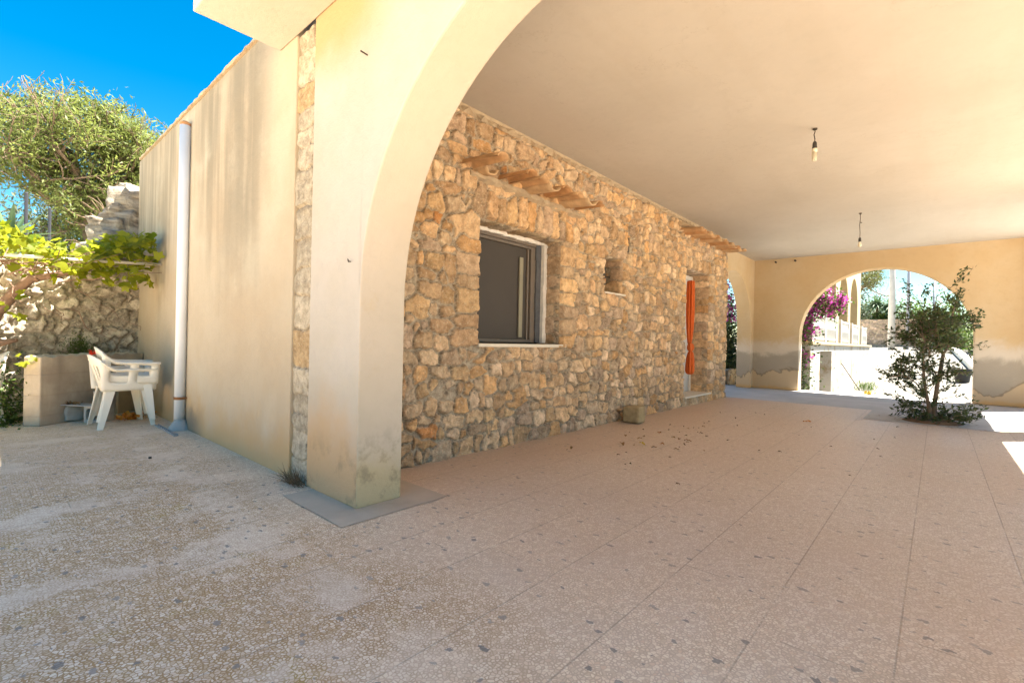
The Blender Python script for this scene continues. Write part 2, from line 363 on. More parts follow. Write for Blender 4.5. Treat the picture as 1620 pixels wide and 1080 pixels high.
class MB:
    def __init__(self): self.v = []; self.f = []; self.t = None
    def add(self, vs, fs):
        n = len(self.v); self.v += [tuple(p) for p in vs]; self.f += [tuple(i+n for i in f) for f in fs]; return self
    def box(self, a, b):
        x0, y0, z0 = a; x1, y1, z1 = b
        return self.add([(x0,y0,z0),(x1,y0,z0),(x1,y1,z0),(x0,y1,z0),(x0,y0,z1),(x1,y0,z1),(x1,y1,z1),(x0,y1,z1)],
                        [(0,3,2,1),(4,5,6,7),(0,1,5,4),(1,2,6,5),(2,3,7,6),(3,0,4,7)])
    def obox(self, c, ax, ay, az):
        c = Vector(c); ax = Vector(ax); ay = Vector(ay); az = Vector(az)
        vs = [c+sx*ax+sy*ay+sz*az for sz in (-1,1) for sx, sy in ((-1,-1),(1,-1),(1,1),(-1,1))]
        return self.add(vs, [(0,3,2,1),(4,5,6,7),(0,1,5,4),(1,2,6,5),(2,3,7,6),(3,0,4,7)])
    def tube(self, pts, r, k=8, cap=True):
        pts = [Vector(p) for p in pts]
        if not isinstance(r, (list, tuple)): r = [r]*len(pts)
        rings = []; up = Vector((.13, .21, .97)); prev = None
        for i, p in enumerate(pts):
            d = (pts[min(i+1, len(pts)-1)]-pts[max(i-1, 0)]).normalized()
            a = prev - d*prev.dot(d) if prev is not None else d.cross(up)
            if a.length < 1e-4: a = d.cross(Vector((1, 0, 0)))
            a.normalize(); prev = a; b = d.cross(a)
            rings.append([p+(a*math.cos(2*math.pi*j/k)+b*math.sin(2*math.pi*j/k))*r[i] for j in range(k)])
        vs = [q for rg in rings for q in rg]; fs = []
        for i in range(len(pts)-1):
            for j in range(k):
                fs.append((i*k+j, i*k+(j+1)%k, (i+1)*k+(j+1)%k, (i+1)*k+j))
        if cap: fs += [tuple(range(k-1, -1, -1)), tuple((len(pts)-1)*k+j for j in range(k))]
        return self.add(vs, fs)
    def lathe(self, prof, c, k=20):
        vs = []; fs = []
        for r, z in prof:
            for j in range(k): a = 2*math.pi*j/k; vs.append((c[0]+r*math.cos(a), c[1]+r*math.sin(a), c[2]+z))
        for i in range(len(prof)-1):
            for j in range(k): fs.append((i*k+j, i*k+(j+1)%k, (i+1)*k+(j+1)%k, (i+1)*k+j))
        return self.add(vs, fs)
    def build(self, name, mat, parent=None, loc=None, smooth=False, bevel=0, merge=False, solid=0, subd=0):
        me = bpy.data.meshes.new(name)
        o = bpy.data.objects.new(name, me); COL.objects.link(o)
        if loc is not None: o.location = Vector(loc) - (wl(parent) if parent else Vector((0, 0, 0)))
        o.parent = parent
        L = wl(o)
        me.from_pydata([(p[0]-L.x, p[1]-L.y, p[2]-L.z) for p in self.v], [], self.f)
        if merge:
            bm = bmesh.new(); bm.from_mesh(me); bmesh.ops.remove_doubles(bm, verts=bm.verts, dist=.0005)
            bmesh.ops.recalc_face_normals(bm, faces=bm.faces); bm.to_mesh(me); bm.free()
        me.materials.append(mat)
        if smooth:
            me.polygons.foreach_set('use_smooth', [True]*len(me.polygons))
        if solid:
            m = o.modifiers.new('solidify', 'SOLIDIFY'); m.thickness = solid; m.offset = 0
        if bevel:
            m = o.modifiers.new('bevel', 'BEVEL'); m.width = bevel; m.segments = 2; m.limit_method = 'ANGLE'; m.angle_limit = rad(40)
        if subd:
            m = o.modifiers.new('subsurf', 'SUBSURF'); m.levels = subd; m.render_levels = subd
        if self.t is not None: settint(me, self.t)
        return o

def settint(me, t):
    a = me.attributes.new('tint', 'FLOAT', 'POINT'); a.data.foreach_set('value', np.asarray(t, np.float32))

def np_mesh(name, V, F, mat, parent=None, loc=None, tint=None, col=None, smooth=False):
    """mesh from arrays: V (n,3), F (m,k) constant k"""
    me = bpy.data.meshes.new(name); o = bpy.data.objects.new(name, me); COL.objects.link(o)
    if loc is not None: o.location = Vector(loc) - (wl(parent) if parent else Vector((0, 0, 0)))
    o.parent = parent
    V = np.asarray(V, np.float32) - np.array(wl(o), np.float32); F = np.asarray(F, np.int32); m, k = F.shape
    me.vertices.add(len(V)); me.vertices.foreach_set('co', V.ravel())
    me.loops.add(m*k); me.loops.foreach_set('vertex_index', F.ravel())
    me.polygons.add(m); me.polygons.foreach_set('loop_start', np.arange(m, dtype=np.int32)*k)
    me.polygons.foreach_set('loop_total', np.full(m, k, np.int32))
    me.update(calc_edges=True); me.validate()
    me.materials.append(mat)
    if smooth: me.polygons.foreach_set('use_smooth', np.ones(m, bool))
    if tint is not None: settint(me, tint)
    if col is not None:
        a = me.attributes.new('col', 'FLOAT_COLOR', 'POINT')
        a.data.foreach_set('color', np.column_stack([col, np.ones(len(col))]).astype(np.float32).ravel())
    return o

def tag(o, label=None, cat=None, group=None, kind=None):
    if label: o['label'] = label
    if cat: o['category'] = cat
    if group: o['group'] = group
    if kind: o['kind'] = kind
    return o
def thing(name, loc, label, cat, group=None, rz=0):
    o = bpy.data.objects.new(name, None); o.empty_display_size = .1; COL.objects.link(o); o.location = loc; o.rotation_euler = (0, 0, rz)
    return tag(o, label, cat, group)
def dup(o, loc=None, rot=None, label=None, parent=None):
    c = o.copy(); COL.objects.link(c); c.parent = parent
    if loc is not None: c.location = loc
    if rot is not None: c.rotation_euler = rot
    if label: c['label'] = label
    for ch in list(o.children): dup(ch, parent=c)
    return c

# numpy noise ------------------------------------------------------------
_rs = np.random.RandomState(5)
_T = _rs.rand(256, 256)
def vnoise(x, y):
    xi = np.floor(x).astype(int); yi = np.floor(y).astype(int); fx = x-xi; fy = y-yi
    fx = fx*fx*(3-2*fx); fy = fy*fy*(3-2*fy); g = lambda a, b: _T[a & 255, b & 255]
    return (g(xi, yi)*(1-fx)+g(xi+1, yi)*fx)*(1-fy)+(g(xi, yi+1)*(1-fx)+g(xi+1, yi+1)*fx)*fy
def fbm(x, y, o=4, g=.5):
    s = 0; a = 1; t = 0
    for i in range(o): s = s+a*vnoise(x*2**i+17*i, y*2**i+31*i); t += a; a *= g
    return s/t

STONE_COLS = np.array([(.50,.37,.23),(.54,.41,.26),(.57,.46,.32),(.48,.35,.22),(.44,.35,.25),(.54,.42,.28),(.60,.50,.37),(.53,.36,.19),(.43,.35,.27),(.56,.42,.25)])
def stone_panel(name, O, U, V, N, us, vs, seeds, holes=(), amp=.04, joint=.022, mat=None, parent=None, seed=1, mortar=(.50, .40, .28), fade=(), warp=.03, colshift=None, hole_faces=None, loc=None):
    """height field of individual stones. us, vs: grid lines; seeds: (u, v, w, h, rot[, colour])"""
    R = np.random.RandomState(seed)
    O = np.array(O, float); U = np.array(U, float); V = np.array(V, float); N = np.array(N, float)
    us = np.asarray(us); vs = np.asarray(vs); gu, gv = np.meshgrid(us, vs, indexing='ij')
    wu = gu+warp*(fbm(gu*7+seed, gv*7, 4, .62)-.5)*2.2; wv = gv+warp*(fbm(gu*7+50, gv*7+90+seed, 4, .62)-.5)*2.2
    F1 = np.full(gu.shape, 9.); F2 = np.full(gu.shape, 9.); ID = np.zeros(gu.shape, int)
    for i, s in enumerate(seeds):
        u, v, w, h, r = s[:5]; m = max(w, h)*1.25+warp*1.5
        a, b = np.searchsorted(us, [u-m, u+m]); c, d = np.searchsorted(vs, [v-m, v+m])
        if a >= b or c >= d: continue
        du = wu[a:b, c:d]-u; dv = wv[a:b, c:d]-v; cr, sr = math.cos(r), math.sin(r)
        x = np.abs(du*cr+dv*sr)/(w/2); y = np.abs(-du*sr+dv*cr)/(h/2)
        D = (x**5+y**5)**.2; sz = (w+h)/4
        f1 = F1[a:b, c:d]; f2 = F2[a:b, c:d]; ii = ID[a:b, c:d]
        new = D < f1
        f2[:] = np.where(new, f1, np.minimum(f2, D)); ii[new] = i; f1[new] = D[new]
    SZ = np.array([(s[2]+s[3])/4 for s in seeds])[ID]
    edge = np.minimum((F2-F1)*SZ*.5, (1.65-F1)*SZ)
    jv = joint*(.55+.9*fbm(gu*5+9, gv*5, 2))
    t = np.clip((edge-jv*.30)/(jv*.45), 0, 1); t = t*t*(3-2*t)
    n = len(seeds); base = R.rand(n)*.45+.6; tu = (R.rand(n)-.5)*.9; tv = (R.rand(n)-.5)*.9
    su = np.array([s[0] for s in seeds]); sv = np.array([s[1] for s in seeds])
    H = base[ID]*amp + tu[ID]*(gu-su[ID])*amp*4 + tv[ID]*(gv-sv[ID])*amp*4
    rough = (fbm(gu*16+ID*3.3, gv*16+ID*1.7, 5, .62)-.5)*.8-np.abs(fbm(gu*7+ID*5.1, gv*7+ID*2.3, 3, .5)-.5)*1.5+.15
    H = np.clip(H, amp*.25, amp*1.6)+rough*amp*1.0
    mort = (fbm(gu*22, gv*22+5, 4, .6)-.5)*amp*.5+amp*.22
    Z = mort*(1-t)+np.maximum(H, mort)*t
    for kind, val, wd in fade:                                     # pull the surface back to zero at an edge
        q = gu if kind == 'u' else gv
        Z = Z*np.clip(np.abs(q-val)/wd, 0, 1)
    for (u0, u1, v0, v1) in holes:
        dx = np.maximum(np.maximum(u0-gu, gu-u1), 0); dy = np.maximum(np.maximum(v0-gv, gv-v1), 0)
        Z = Z*np.clip(np.hypot(dx, dy)/.018, 0, 1)**.6
    cs = STONE_COLS[R.randint(0, len(STONE_COLS), n)]*(.72+.5*R.rand(n))[:, None]
    od = R.rand(n) < .010; cs[od] = np.array((.50, .27, .11))
    for i, s in enumerate(seeds):
        if len(s) > 5: cs[i] = s[5]
    C = 1.24*1.0*cs[ID]*(.86+.28*fbm(gu*9+ID, gv*9, 3))[..., None]
    if colshift is not None: C = C*colshift(gu, gv)
    MC = np.array(mortar)*(.8+.4*fbm(gu*6, gv*6+3, 4))[..., None]
    dk = np.clip(1-np.abs(t-.25)/.25, 0, 1)[..., None]*.6
    Ccol = (MC*(1-t[..., None])+C*t[..., None])*(1-dk)
    P = O+gu[..., None]*U+gv[..., None]*V+Z[..., None]*N
    nu, nv = gu.shape; idx = np.arange(nu*nv).reshape(nu, nv)
    q = np.stack([idx[:-1, :-1], idx[1:, :-1], idx[1:, 1:], idx[:-1, 1:]], -1)
    cu = (us[:-1]+us[1:])/2; cv = (vs[:-1]+vs[1:])/2; keep = np.ones((nu-1, nv-1), bool)
    for (u0, u1, v0, v1) in holes:
        keep &= ~(((cu > u0) & (cu < u1))[:, None] & ((cv > v0) & (cv < v1))[None, :])
    q = q[keep]
    if np.dot(np.cross(U, V), N) < 0: q = q[:, ::-1]
    Vf = P.reshape(-1, 3); Cf = Ccol.reshape(-1, 3)
    used = np.unique(q); rm = -np.ones(len(Vf), int); rm[used] = np.arange(len(used))
    return np_mesh(name, Vf[used], rm[q], mat or M['stone'], parent, loc, col=Cf[used], smooth=True)

def rows(u0, u1, v0, v1, hr=(.09, .19), wr=(.09, .26), seed=1, jit=.35, avoid=()):
    R = random.Random(seed); out = []; v = v0
    while v < v1:
        h = R.uniform(*hr); u = u0-R.uniform(0, wr[1])
        while u < u1:
            w_ = R.uniform(*wr)*(1 if R.random() < .8 else .6)
            cu = u+w_/2+R.uniform(-1, 1)*jit*.12*w_; cv = v+h/2+R.uniform(-1, 1)*jit*h
            hh = h*R.uniform(.75, 1.35)
            if not any(a-.02 < cu < b+.02 and c-.02 < cv < d+.02 for a, b, c, d in avoid):
                out.append((cu, cv, w_*1.05, hh, R.gauss(0, .18)))
                if R.random() < .16: out.append((cu+R.uniform(-.5, .5)*w_, cv+R.choice((-1, 1))*h*.5, R.uniform(.045, .085), R.uniform(.035, .06), R.uniform(-.5, .5)))
            u += w_
        v += h
    return out
def gridlines(a, b, step, marks=()):
    ks = sorted(set([a, b]+[m for m in marks if a < m < b])); out = []
    for p, q in zip(ks[:-1], ks[1:]):
        u = p
        while u < q-1e-6:
            out.append(u); st = step(u) if callable(step) else step; n = max(1, round((q-u)/st)); u = u+(q-u)/n
    out.append(b); return np.array(out)

# leaves -----------------------------------------------------------------
def leaf_arrays(C, L, Wd, R, up=.35, jitter=.35, dirs=None):
    n = len(C); A = R.normal(size=(n, 3)); 
    if dirs is not None: A = A*.6+dirs
    A[:, 2] -= .15; A /= np.linalg.norm(A, axis=1)[:, None]
    T = R.normal(size=(n, 3)); T[:, 2] += up*2; B = np.cross(A, T); B /= np.linalg.norm(B, axis=1)[:, None]; Nn = np.cross(A, B)
    l = L*(1-jitter+2*jitter*R.rand(n))[:, None]; w_ = Wd*(1-jitter+2*jitter*R.rand(n))[:, None]
    V = np.stack([C-A*l*.5, C+B*w_*.5+Nn*l*.06-A*l*.05, C+A*l*.5, C-B*w_*.5+Nn*l*.06-A*l*.05], 1).reshape(-1, 3)
    F = np.arange(4*n).reshape(n, 4); t = np.repeat(np.clip(R.rand(n), 0, 1), 4)
    return V, F, t

def grow(R, p, d, length, r, depth, tubes, tips, spread=.7, up=.15, kids=(2, 4), shrink=.66, bend=.25):
    n = 5; pts = [Vector(p)]; rs = [r]; d = Vector(d).normalized()
    for i in range(n):
        d = (d+Vector((R.gauss(0, bend), R.gauss(0, bend), R.gauss(0, bend)))*.5+Vector((0, 0, up*.25))).normalized()
        pts.append(pts[-1]+d*length/n); rs.append(r*(1-.42*(i+1)/n))
    tubes.append((pts, rs, depth))
    if depth == 0:
        tips.append(pts); return
    for k in range(R.randint(*kids)):
        j = R.randint(2, n); q = pts[j]
        nd = (d+Vector((R.gauss(0, spread), R.gauss(0, spread), R.gauss(0, spread)))).normalized()
        grow(R, q, nd, length*shrink*R.uniform(.75, 1.2), rs[j]*.7, depth-1, tubes, tips, spread, up, kids, shrink, bend)
    grow(R, pts[-1], d, length*shrink, rs[-1]*.85, depth-1, tubes, tips, spread, up, kids, shrink, bend)

def leaves_on(tips, per, spread, NR):
    out = []; dirs = []
    for pts in tips:
        P = np.array(pts); k = NR.randint(0, len(P)-1, per); f = NR.rand(per)[:, None]
        out.append(P[k]*(1-f)+P[k+1]*f+NR.normal(size=(per, 3))*spread); dirs.append(P[k+1]-P[k])
    D = np.concatenate(dirs); D /= np.linalg.norm(D, axis=1)[:, None]+1e-6
    return np.concatenate(out), D

# ------------------------------------------------------------------ GROUND
def smooth01(x): x = np.clip(x, 0, 1); return x*x*(3-2*x)
def drive_z(x, y=0): return -.42+.062*np.maximum(0, np.minimum(x, 44)-18)+.02*np.maximum(0, np.minimum(x, 18)-13.5)*0
def hg(x, y):
    z = drive_z(x)-.05
    hill = (1.86+.11*(np.minimum(y, 30)-8.8))
    k = smooth01((y-8.70)/.25)*smooth01((7-x)/2.)
    z = z*(1-k)+hill*k
    k2 = smooth01((y-6)/6.)*smooth01((x-8)/6.)*1.2
    return z+k2*.5
gx = np.concatenate([np.array([-400, -150, -60, -30, -15]), np.arange(-10, 15, .5), np.arange(15, 60, 2.), np.array([60, 80, 120, 200, 400, 900])])
gy = np.concatenate([np.array([-900, -300, -100, -50, -25]), np.arange(-16, 8, 1.), np.arange(8, 9.6, .1), np.arange(9.6, 30, 1.), np.array([30, 50, 100, 300, 900])])
GX, GY = np.meshgrid(gx, gy, indexing='ij'); GZ = hg(GX, GY)
idx = np.arange(GX.size).reshape(GX.shape)
q = np.stack([idx[:-1, :-1], idx[1:, :-1], idx[1:, 1:], idx[:-1, 1:]], -1).reshape(-1, 4)
tag(np_mesh('ground', np.stack([GX, GY, GZ], -1).reshape(-1, 3), q, M['earth'], smooth=True), 'dry earth ground around the house and up the slope', 'ground', kind='structure')
dx = np.array([13.5, 15, 16.5, 18, 20, 24, 28, 32, 36, 40, 44, 50, 60]); DZ = drive_z(dx)
mb = MB()
for i in range(len(dx)-1):
    mb.add([(dx[i], -9, DZ[i]), (dx[i+1], -9, DZ[i+1]), (dx[i+1], 2.5, DZ[i+1]), (dx[i], 2.5, DZ[i])], [(0, 1, 2, 3)])
tag(mb.build('driveway', M['drive']), 'pale sunlit concrete driveway rising beyond the far arch', 'driveway', kind='structure')

mb = MB(); mb.box((-7, -9, -.5), (10.2, 8.62, 0)); 
tag(mb.build('terrace_floor', M['terrazzo']), 'pink and cream terrazzo floor with grey chips', 'floor', kind='structure')
mb = MB(); mb.box((10.2, -9, -.5), (13.52, 6.5, -.004))
tag(mb.build('concrete_apron', M['strip'], bevel=.01), 'grey concrete strip before the far arch', 'floor', kind='structure')
mb = MB(); mb.add([(1.35, 2.43, .004), (2.11, 2.43, .004), (2.11, 3.19, .004), (1.55, 3.19, .004), (1.35, 3.19, .004)], [(0, 1, 2, 3, 4)])
tag(mb.build('cement_pad', M['pad']), 'greenish cement patch around the foot of the arch pillar', 'cement patch', kind='structure')
mb = MB(); mb.add([(8.82, -.62, .004), (10.2, -.62, .004), (10.2, .82, .004), (8.82, .82, .004)], [(0, 1, 2, 3)])
tag(mb.build('planting_patch', M['strip']), 'bare concrete patch in the tiles around the shrub', 'cement patch', kind='structure')
mb = MB(); mb.lathe([(.34, .006), (.30, .03), (.15, .05), (.001, .055)], (9.25, .05, 0), 24)
tag(mb.build('soil', M['soil'], smooth=True), 'dark soil at the foot of the shrub', 'soil', kind='structure')

# ------------------------------------------------------------------ HOUSE
def arch_wall(fn, s0, s1, z0, z1, t0, t1, arches=(), flats=(), n=56):
    """fn(s, t, z) -> xyz. arches: (centre, radius, spring); flats: (a, b, top)"""
    mb = MB(); ops = sorted([(c-r, c+r, ('a', c, r, sp)) for c, r, sp in arches]+[(a, b, ('f', top)) for a, b, top in flats])
    def quad(p): mb.add([fn(*x) for x in p], [(0, 1, 2, 3)])
    def both(a, b, za, zb, zc=None, zd=None):
        zc = zb if zc is None else zc; zd = za if zd is None else zd      # a: za..zc , b: zd..zb(right)
        for t in (t0, t1): quad([(a, t, za), (b, t, zd), (b, t, zb), (a, t, zc)])
    cuts = sorted({o[2][3] if o[2][0] == 'a' else o[2][1] for o in ops})
    s = s0
    segs = []
    for a, b, o in ops: segs.append((s, a, None)); segs.append((a, b, o)); s = b
    segs.append((s, s1, None))
    for a, b, o in segs:
        if o is None:
            if b-a < 1e-6: continue
            zs = [z0]+cuts+[z1]
            for p, q_ in zip(zs[:-1], zs[1:]): both(a, b, p, q_)
            quad([(a, t0, z0), (b, t0, z0), (b, t1, z0), (a, t1, z0)]); quad([(a, t0, z1), (b, t0, z1), (b, t1, z1), (a, t1, z1)])
        elif o[0] == 'f':
            zt = o[1]; both(a, b, zt, z1)
            quad([(a, t0, zt), (b, t0, zt), (b, t1, zt), (a, t1, zt)]); quad([(a, t0, z1), (b, t0, z1), (b, t1, z1), (a, t1, z1)])
            for e in (a, b): quad([(e, t0, z0), (e, t1, z0), (e, t1, zt), (e, t0, zt)])
        else:
            _, c, r, sp = o; P = [(c-r*math.cos(math.pi*i/n), sp+r*math.sin(math.pi*i/n)) for i in range(n+1)]
            for (sa, za), (sb, zb) in zip(P[:-1], P[1:]):
                for t in (t0, t1): quad([(sa, t, za), (sb, t, zb), (sb, t, z1), (sa, t, z1)])
                quad([(sa, t0, za), (sb, t0, zb), (sb, t1, zb), (sa, t1, za)]); quad([(sa, t0, z1), (sb, t0, z1), (sb, t1, z1), (sa, t1, z1)])
            for e in (a, b): quad([(e, t0, z0), (e, t1, z0), (e, t1, sp), (e, t0, sp)])
    zs = [z0]+cuts+[z1]
    for e in (s0, s1):
        for p, q_ in zip(zs[:-1], zs[1:]): quad([(e, t0, p), (e, t1, p), (e, t1, q_), (e, t0, q_)])
    return mb

XF, XE, YS = 1.55, 13.12, 3.2
house = thing('house', (XF, 3.4, 0), 'cream plastered house with arched portico and a rough fieldstone wall under it', 'house')
fy = lambda s, t, z: (t, s, z)          # wall running along y
fx = lambda s, t, z: (s, t, z)          # wall running along x
arch_wall(fy, -1.72, 3.29, 0, 3.44, XF, 1.88, [(1.11, 1.52, 1.30)]).build('front_arch', M['front'], house, bevel=.012, merge=True)
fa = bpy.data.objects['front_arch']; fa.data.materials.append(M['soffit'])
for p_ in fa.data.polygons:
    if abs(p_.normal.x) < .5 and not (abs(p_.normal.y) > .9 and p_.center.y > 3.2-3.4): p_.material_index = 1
arch_wall(fy, -1.72, 3.82, 0, 3.44, XE, 13.45, [(.98, 1.51, 1.30)]).build('far_arch', M['damp'], house, bevel=.012, merge=True)
arch_wall(fx, 10.15, XE, 0, 3.44, 3.5, 3.82, [(11.58, 1.28, 1.48)]).build('side_arch', M['damp'], house, bevel=.012, merge=True)
arch_wall(fx, 1.881, XE-.001, 0, 3.44, -1.72, -1.46, flats=[(2.2, 5.4, 3.19), (6.05, 9.2, 3.19), (9.85, 12.8, 3.19)]).build('side_colonnade', M['front'], house, bevel=.01, merge=True)
mb = MB(); mb.box((1.88, -1.46, 3.2), (XE, 3.5, 3.44)); mb.build('portico_ceiling', M['ceiling'], house)
mb = MB(); mb.box((.96, -1.72, 3.26), (XF-.001, 3.86, 3.46)); mb.build('eave_slab', M['slab'], house, bevel=.01)
mb = MB(); mb.box((13.452, -1.72, 3.26), (14.27, 3.9, 3.46)); mb.build('eave_slab', M['slab'], house, bevel=.01)
mb = MB(); mb.box((1.6, -1.72, 3.47), (13.4, 3.5, 5.2)); mb.build('unseen_shade_storey', M['front'], house, bevel=.01)  # unseen storey block, added and sized to shade the terrace
mb = MB(); mb.box((XF, 3.572, -.05), (1.85, 8.72, 3.535)); mb.build('plaster_wall', M['left'], house, bevel=.008)
mb = MB()
R = random.Random(4); ys = [3.60+i*.08 for i in range(65)]
for a, b in zip(ys[:-1], ys[1:]):
    mb.add([(XF-.022+R.uniform(-.006, .006), a, 3.537), (1.87, a, 3.537), (1.87, a, 3.567+R.uniform(0, .006)), (XF-.022+R.uniform(-.006, .006), a, 3.562+R.uniform(-.006, .006))], [])
n4 = len(ys)-1
fs = [(i*4+j, (i+1)*4+j, (i+1)*4+(j+1) % 4, i*4+(j+1) % 4) for i in range(n4-1) for j in range(4)]+[(0, 1, 2, 3), ((n4-1)*4+3, (n4-1)*4+2, (n4-1)*4+1, (n4-1)*4)]
mb.f = fs; mb.build('wall_coping', M['tilemortar'], house, merge=True)
# rooms behind the stone wall (closed, so that no daylight leaks through the window)
mb = MB(); mb.box((1.87, 3.56, 3.2), (10.1, 8.6, 3.44)); mb.build('wing_roof', M['cement'], house)
mb = MB(); mb.box((1.86, 8.3, 0), (10.1, 8.6, 3.195)); mb.box((9.85, 3.83, 0), (10.1, 8.295, 3.195)); mb.build('rear_wall', M['darkroom'], house)

# stone wall
WIN = (3.12, 4.42, 1.02, 2.20); SW = (5.35, 5.86, 1.71, 2.18); NI = (5.93, 6.03, 2.30, 2.51); DO = (7.98, 9.13, .13, 2.36)
holes = [WIN, SW, NI, DO]
av = [(3.12, 4.42, .98, 2.22), SW, NI, DO, (2.80, 3.12, 1.0, 2.2), (4.42, 4.74, 1.0, 2.2), (3.05, 4.75, 2.2, 2.46), (9.13, 9.40, 0, 2.4), (7.80, 7.98, .1, 2.4), (7.85, 9.35, 2.36, 2.58)]
seeds = rows(1.88, 10.14, 0, 3.10, seed=11, avoid=av)
R = random.Random(21)
def quoins(u0, u1, v0, v1, side):
    out = []; v = v0; k = 0
    while v < v1-.04:
        h = R.uniform(.13, .24); h = min(h, v1-v) if v1-v < .3 else h
        w_ = (u1-u0)*(R.uniform(.72, 1.) if k % 2 else R.uniform(.85, 1.25)); k += 1
        cu = u1-w_/2 if side < 0 else u0+w_/2
        out.append((cu, v+h/2, w_*.98, h*.98, R.gauss(0, .025))); v += h
    return out
seeds += quoins(2.80, 3.12, 1.0, 2.2, -1)+quoins(4.42, 4.72, 1.0, 2.2, 1)+quoins(9.13, 9.40, 0, 2.4, 1)+quoins(7.78, 7.98, .1, 2.4, -1)
u = 3.03
while u < 4.78:
    w_ = R.uniform(.10, .17); seeds.append((u+w_/2, 2.325+R.uniform(-.01, .02), w_*.98, .25+R.uniform(-.02, .04), R.gauss(0, .05))); u += w_
u = 7.82
while u < 9.36:
    w_ = R.uniform(.08, .15); seeds.append((u+w_/2, 2.46, w_*.98, .22+R.uniform(-.02, .03), R.gauss(0, .05))); u += w_
for u, v, w_, h in ((2.55, .25, .26, .19), (2.2, .12, .34, .24), (2.75, .60, .22, .16), (3.7, .45, .3, .25), (3.15, .85, .24, .2)):
    seeds.append((u, v, w_, h, R.gauss(0, .1))+(((.56, .29, .12),) if (u, v) == (2.55, .25) else ()))
us = gridlines(1.885, 10.14, lambda u: .0065+.0017*(u-1.88), [h[0] for h in holes]+[h[1] for h in holes])
vs = gridlines(0, 3.10, .0105, [h[2] for h in holes]+[h[3] for h in holes])
def warmtop(gu, gv):
    k = smooth01((gv+.3*(fbm(gu*1.5, gv*1.5, 3)-.5)*2-.9)/1.3)[..., None]     # warm bounce light painted into the stones: more ochre higher up, paler low down
    return np.array((1.10, .97, .86))*(1-k)+np.array((1.08, .92, .76))*k
sw = stone_panel('stone_wall', (0, YS+.03, 0), (1, 0, 0), (0, 0, 1), (0, -1, 0), us, vs, seeds, holes, amp=.050, joint=.019, parent=house, seed=3, colshift=warmtop, fade=(('u', 10.14, .05), ('v', 3.10, .02)))
# reveals of the openings: stones continuing into the depth
def reveal(u, v0, v1, depth, face, seed, parent=sw):
    sd = []; v = v0; RR = random.Random(seed)
    while v < v1:
        h = RR.uniform(.12, .22); sd.append((depth*.5+RR.uniform(-.05, .05), v+h/2, depth*RR.uniform(.9, 1.3), h*.97, RR.gauss(0, .04)))
        if RR.random() < .4: sd.append((depth*RR.choice((.15, .85)), v+h*.5, depth*.5, h*.8, 0))
        v += h
    stone_panel('reveal', (u, YS+.03, 0), (0, 1, 0), (0, 0, 1), (face, 0, 0), gridlines(0, depth, .012), gridlines(v0, v1, .012), sd, amp=.022, joint=.02, parent=parent, seed=seed, colshift=warmtop, fade=(('u', 0, .03),))
def lintel(u0, u1, v, depth, seed, parent=sw):
    sd = []; x = u0; RR = random.Random(seed)
    while x < u1:
        w_ = RR.uniform(.10, .18); sd.append((x+w_/2, depth/2, w_, depth*1.1, 0)); x += w_
    stone_panel('reveal', (0, YS+.03, v), (1, 0, 0), (0, 1, 0), (0, 0, -1), gridlines(u0, u1, .014), gridlines(0, depth, .014), sd, amp=.02, joint=.02, parent=parent, seed=seed, fade=(('v', 0, .03),))
reveal(4.42, 1.02, 2.20, .25, -1, 31); reveal(3.12, 1.02, 2.20, .25, 1, 32); lintel(3.12, 4.42, 2.20, .25, 33)
reveal(9.13, .13, 2.36, .34, -1, 34); reveal(7.98, .13, 2.36, .34, 1, 35); lintel(7.98, 9.13, 2.36, .34, 36)
reveal(5.86, 1.71, 2.18, .26, -1, 37); reveal(5.35, 1.71, 2.18, .26, 1, 38); lintel(5.35, 5.86, 2.18, .26, 39)
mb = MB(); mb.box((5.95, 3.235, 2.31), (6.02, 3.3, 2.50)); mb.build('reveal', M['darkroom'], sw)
# solid core behind the facing stones
mb = MB(); xs = [1.885, 3.12, 4.42, 5.35, 5.86, 7.98, 9.13, 10.139]
for a, b in zip(xs[:-1], xs[1:]):
    h = next((h for h in (WIN, SW, DO) if abs(h[0]-a) < 1e-6), None)
    y0, y1 = YS+.05, YS+.35
    if h is None: mb.box((a, y0, 0), (b, y1, 3.195))
    else:
        if h[2] > .01: mb.box((a+.001, y0, 0), (b-.001, y1, h[2]-.002))
        mb.box((a+.001, y0, h[3]+.002), (b-.001, y1, 3.195))
mb.build('wall_core', M['tilemortar'], house)
# slot of bare stone between pillar and plaster
sd = []; v = 0; R = random.Random(8)
while v < 3.26:
    h = R.uniform(.13, .27); w_ = R.uniform(.20, .25)
    sd.append((.15+R.uniform(-.02, .02), v+h/2, w_, h*.96, R.gauss(0, .03), tuple(np.array((.46, .39, .285))*R.uniform(.8, 1.1)) if R.random() < .8 else (.46, .32, .17)))
    if R.random() < .5: sd.append((.02, v+h*R.uniform(.2, .8), .05, .08, 0))
    v += h
stone_panel('bare_stone_slot', (XF+.035, 3.285, 0), (0, 1, 0), (0, 0, 1), (-1, 0, 0), gridlines(0, .29, .006), gridlines(0, 3.255, .008), sd, amp=.020, joint=.013, parent=house, seed=9, mortar=(.50, .41, .29))
mb = MB(); mb.box((XF+.07, 3.2905, 0), (1.84, 3.571, 3.44)); mb.build('wall_core', M['cement'], house)

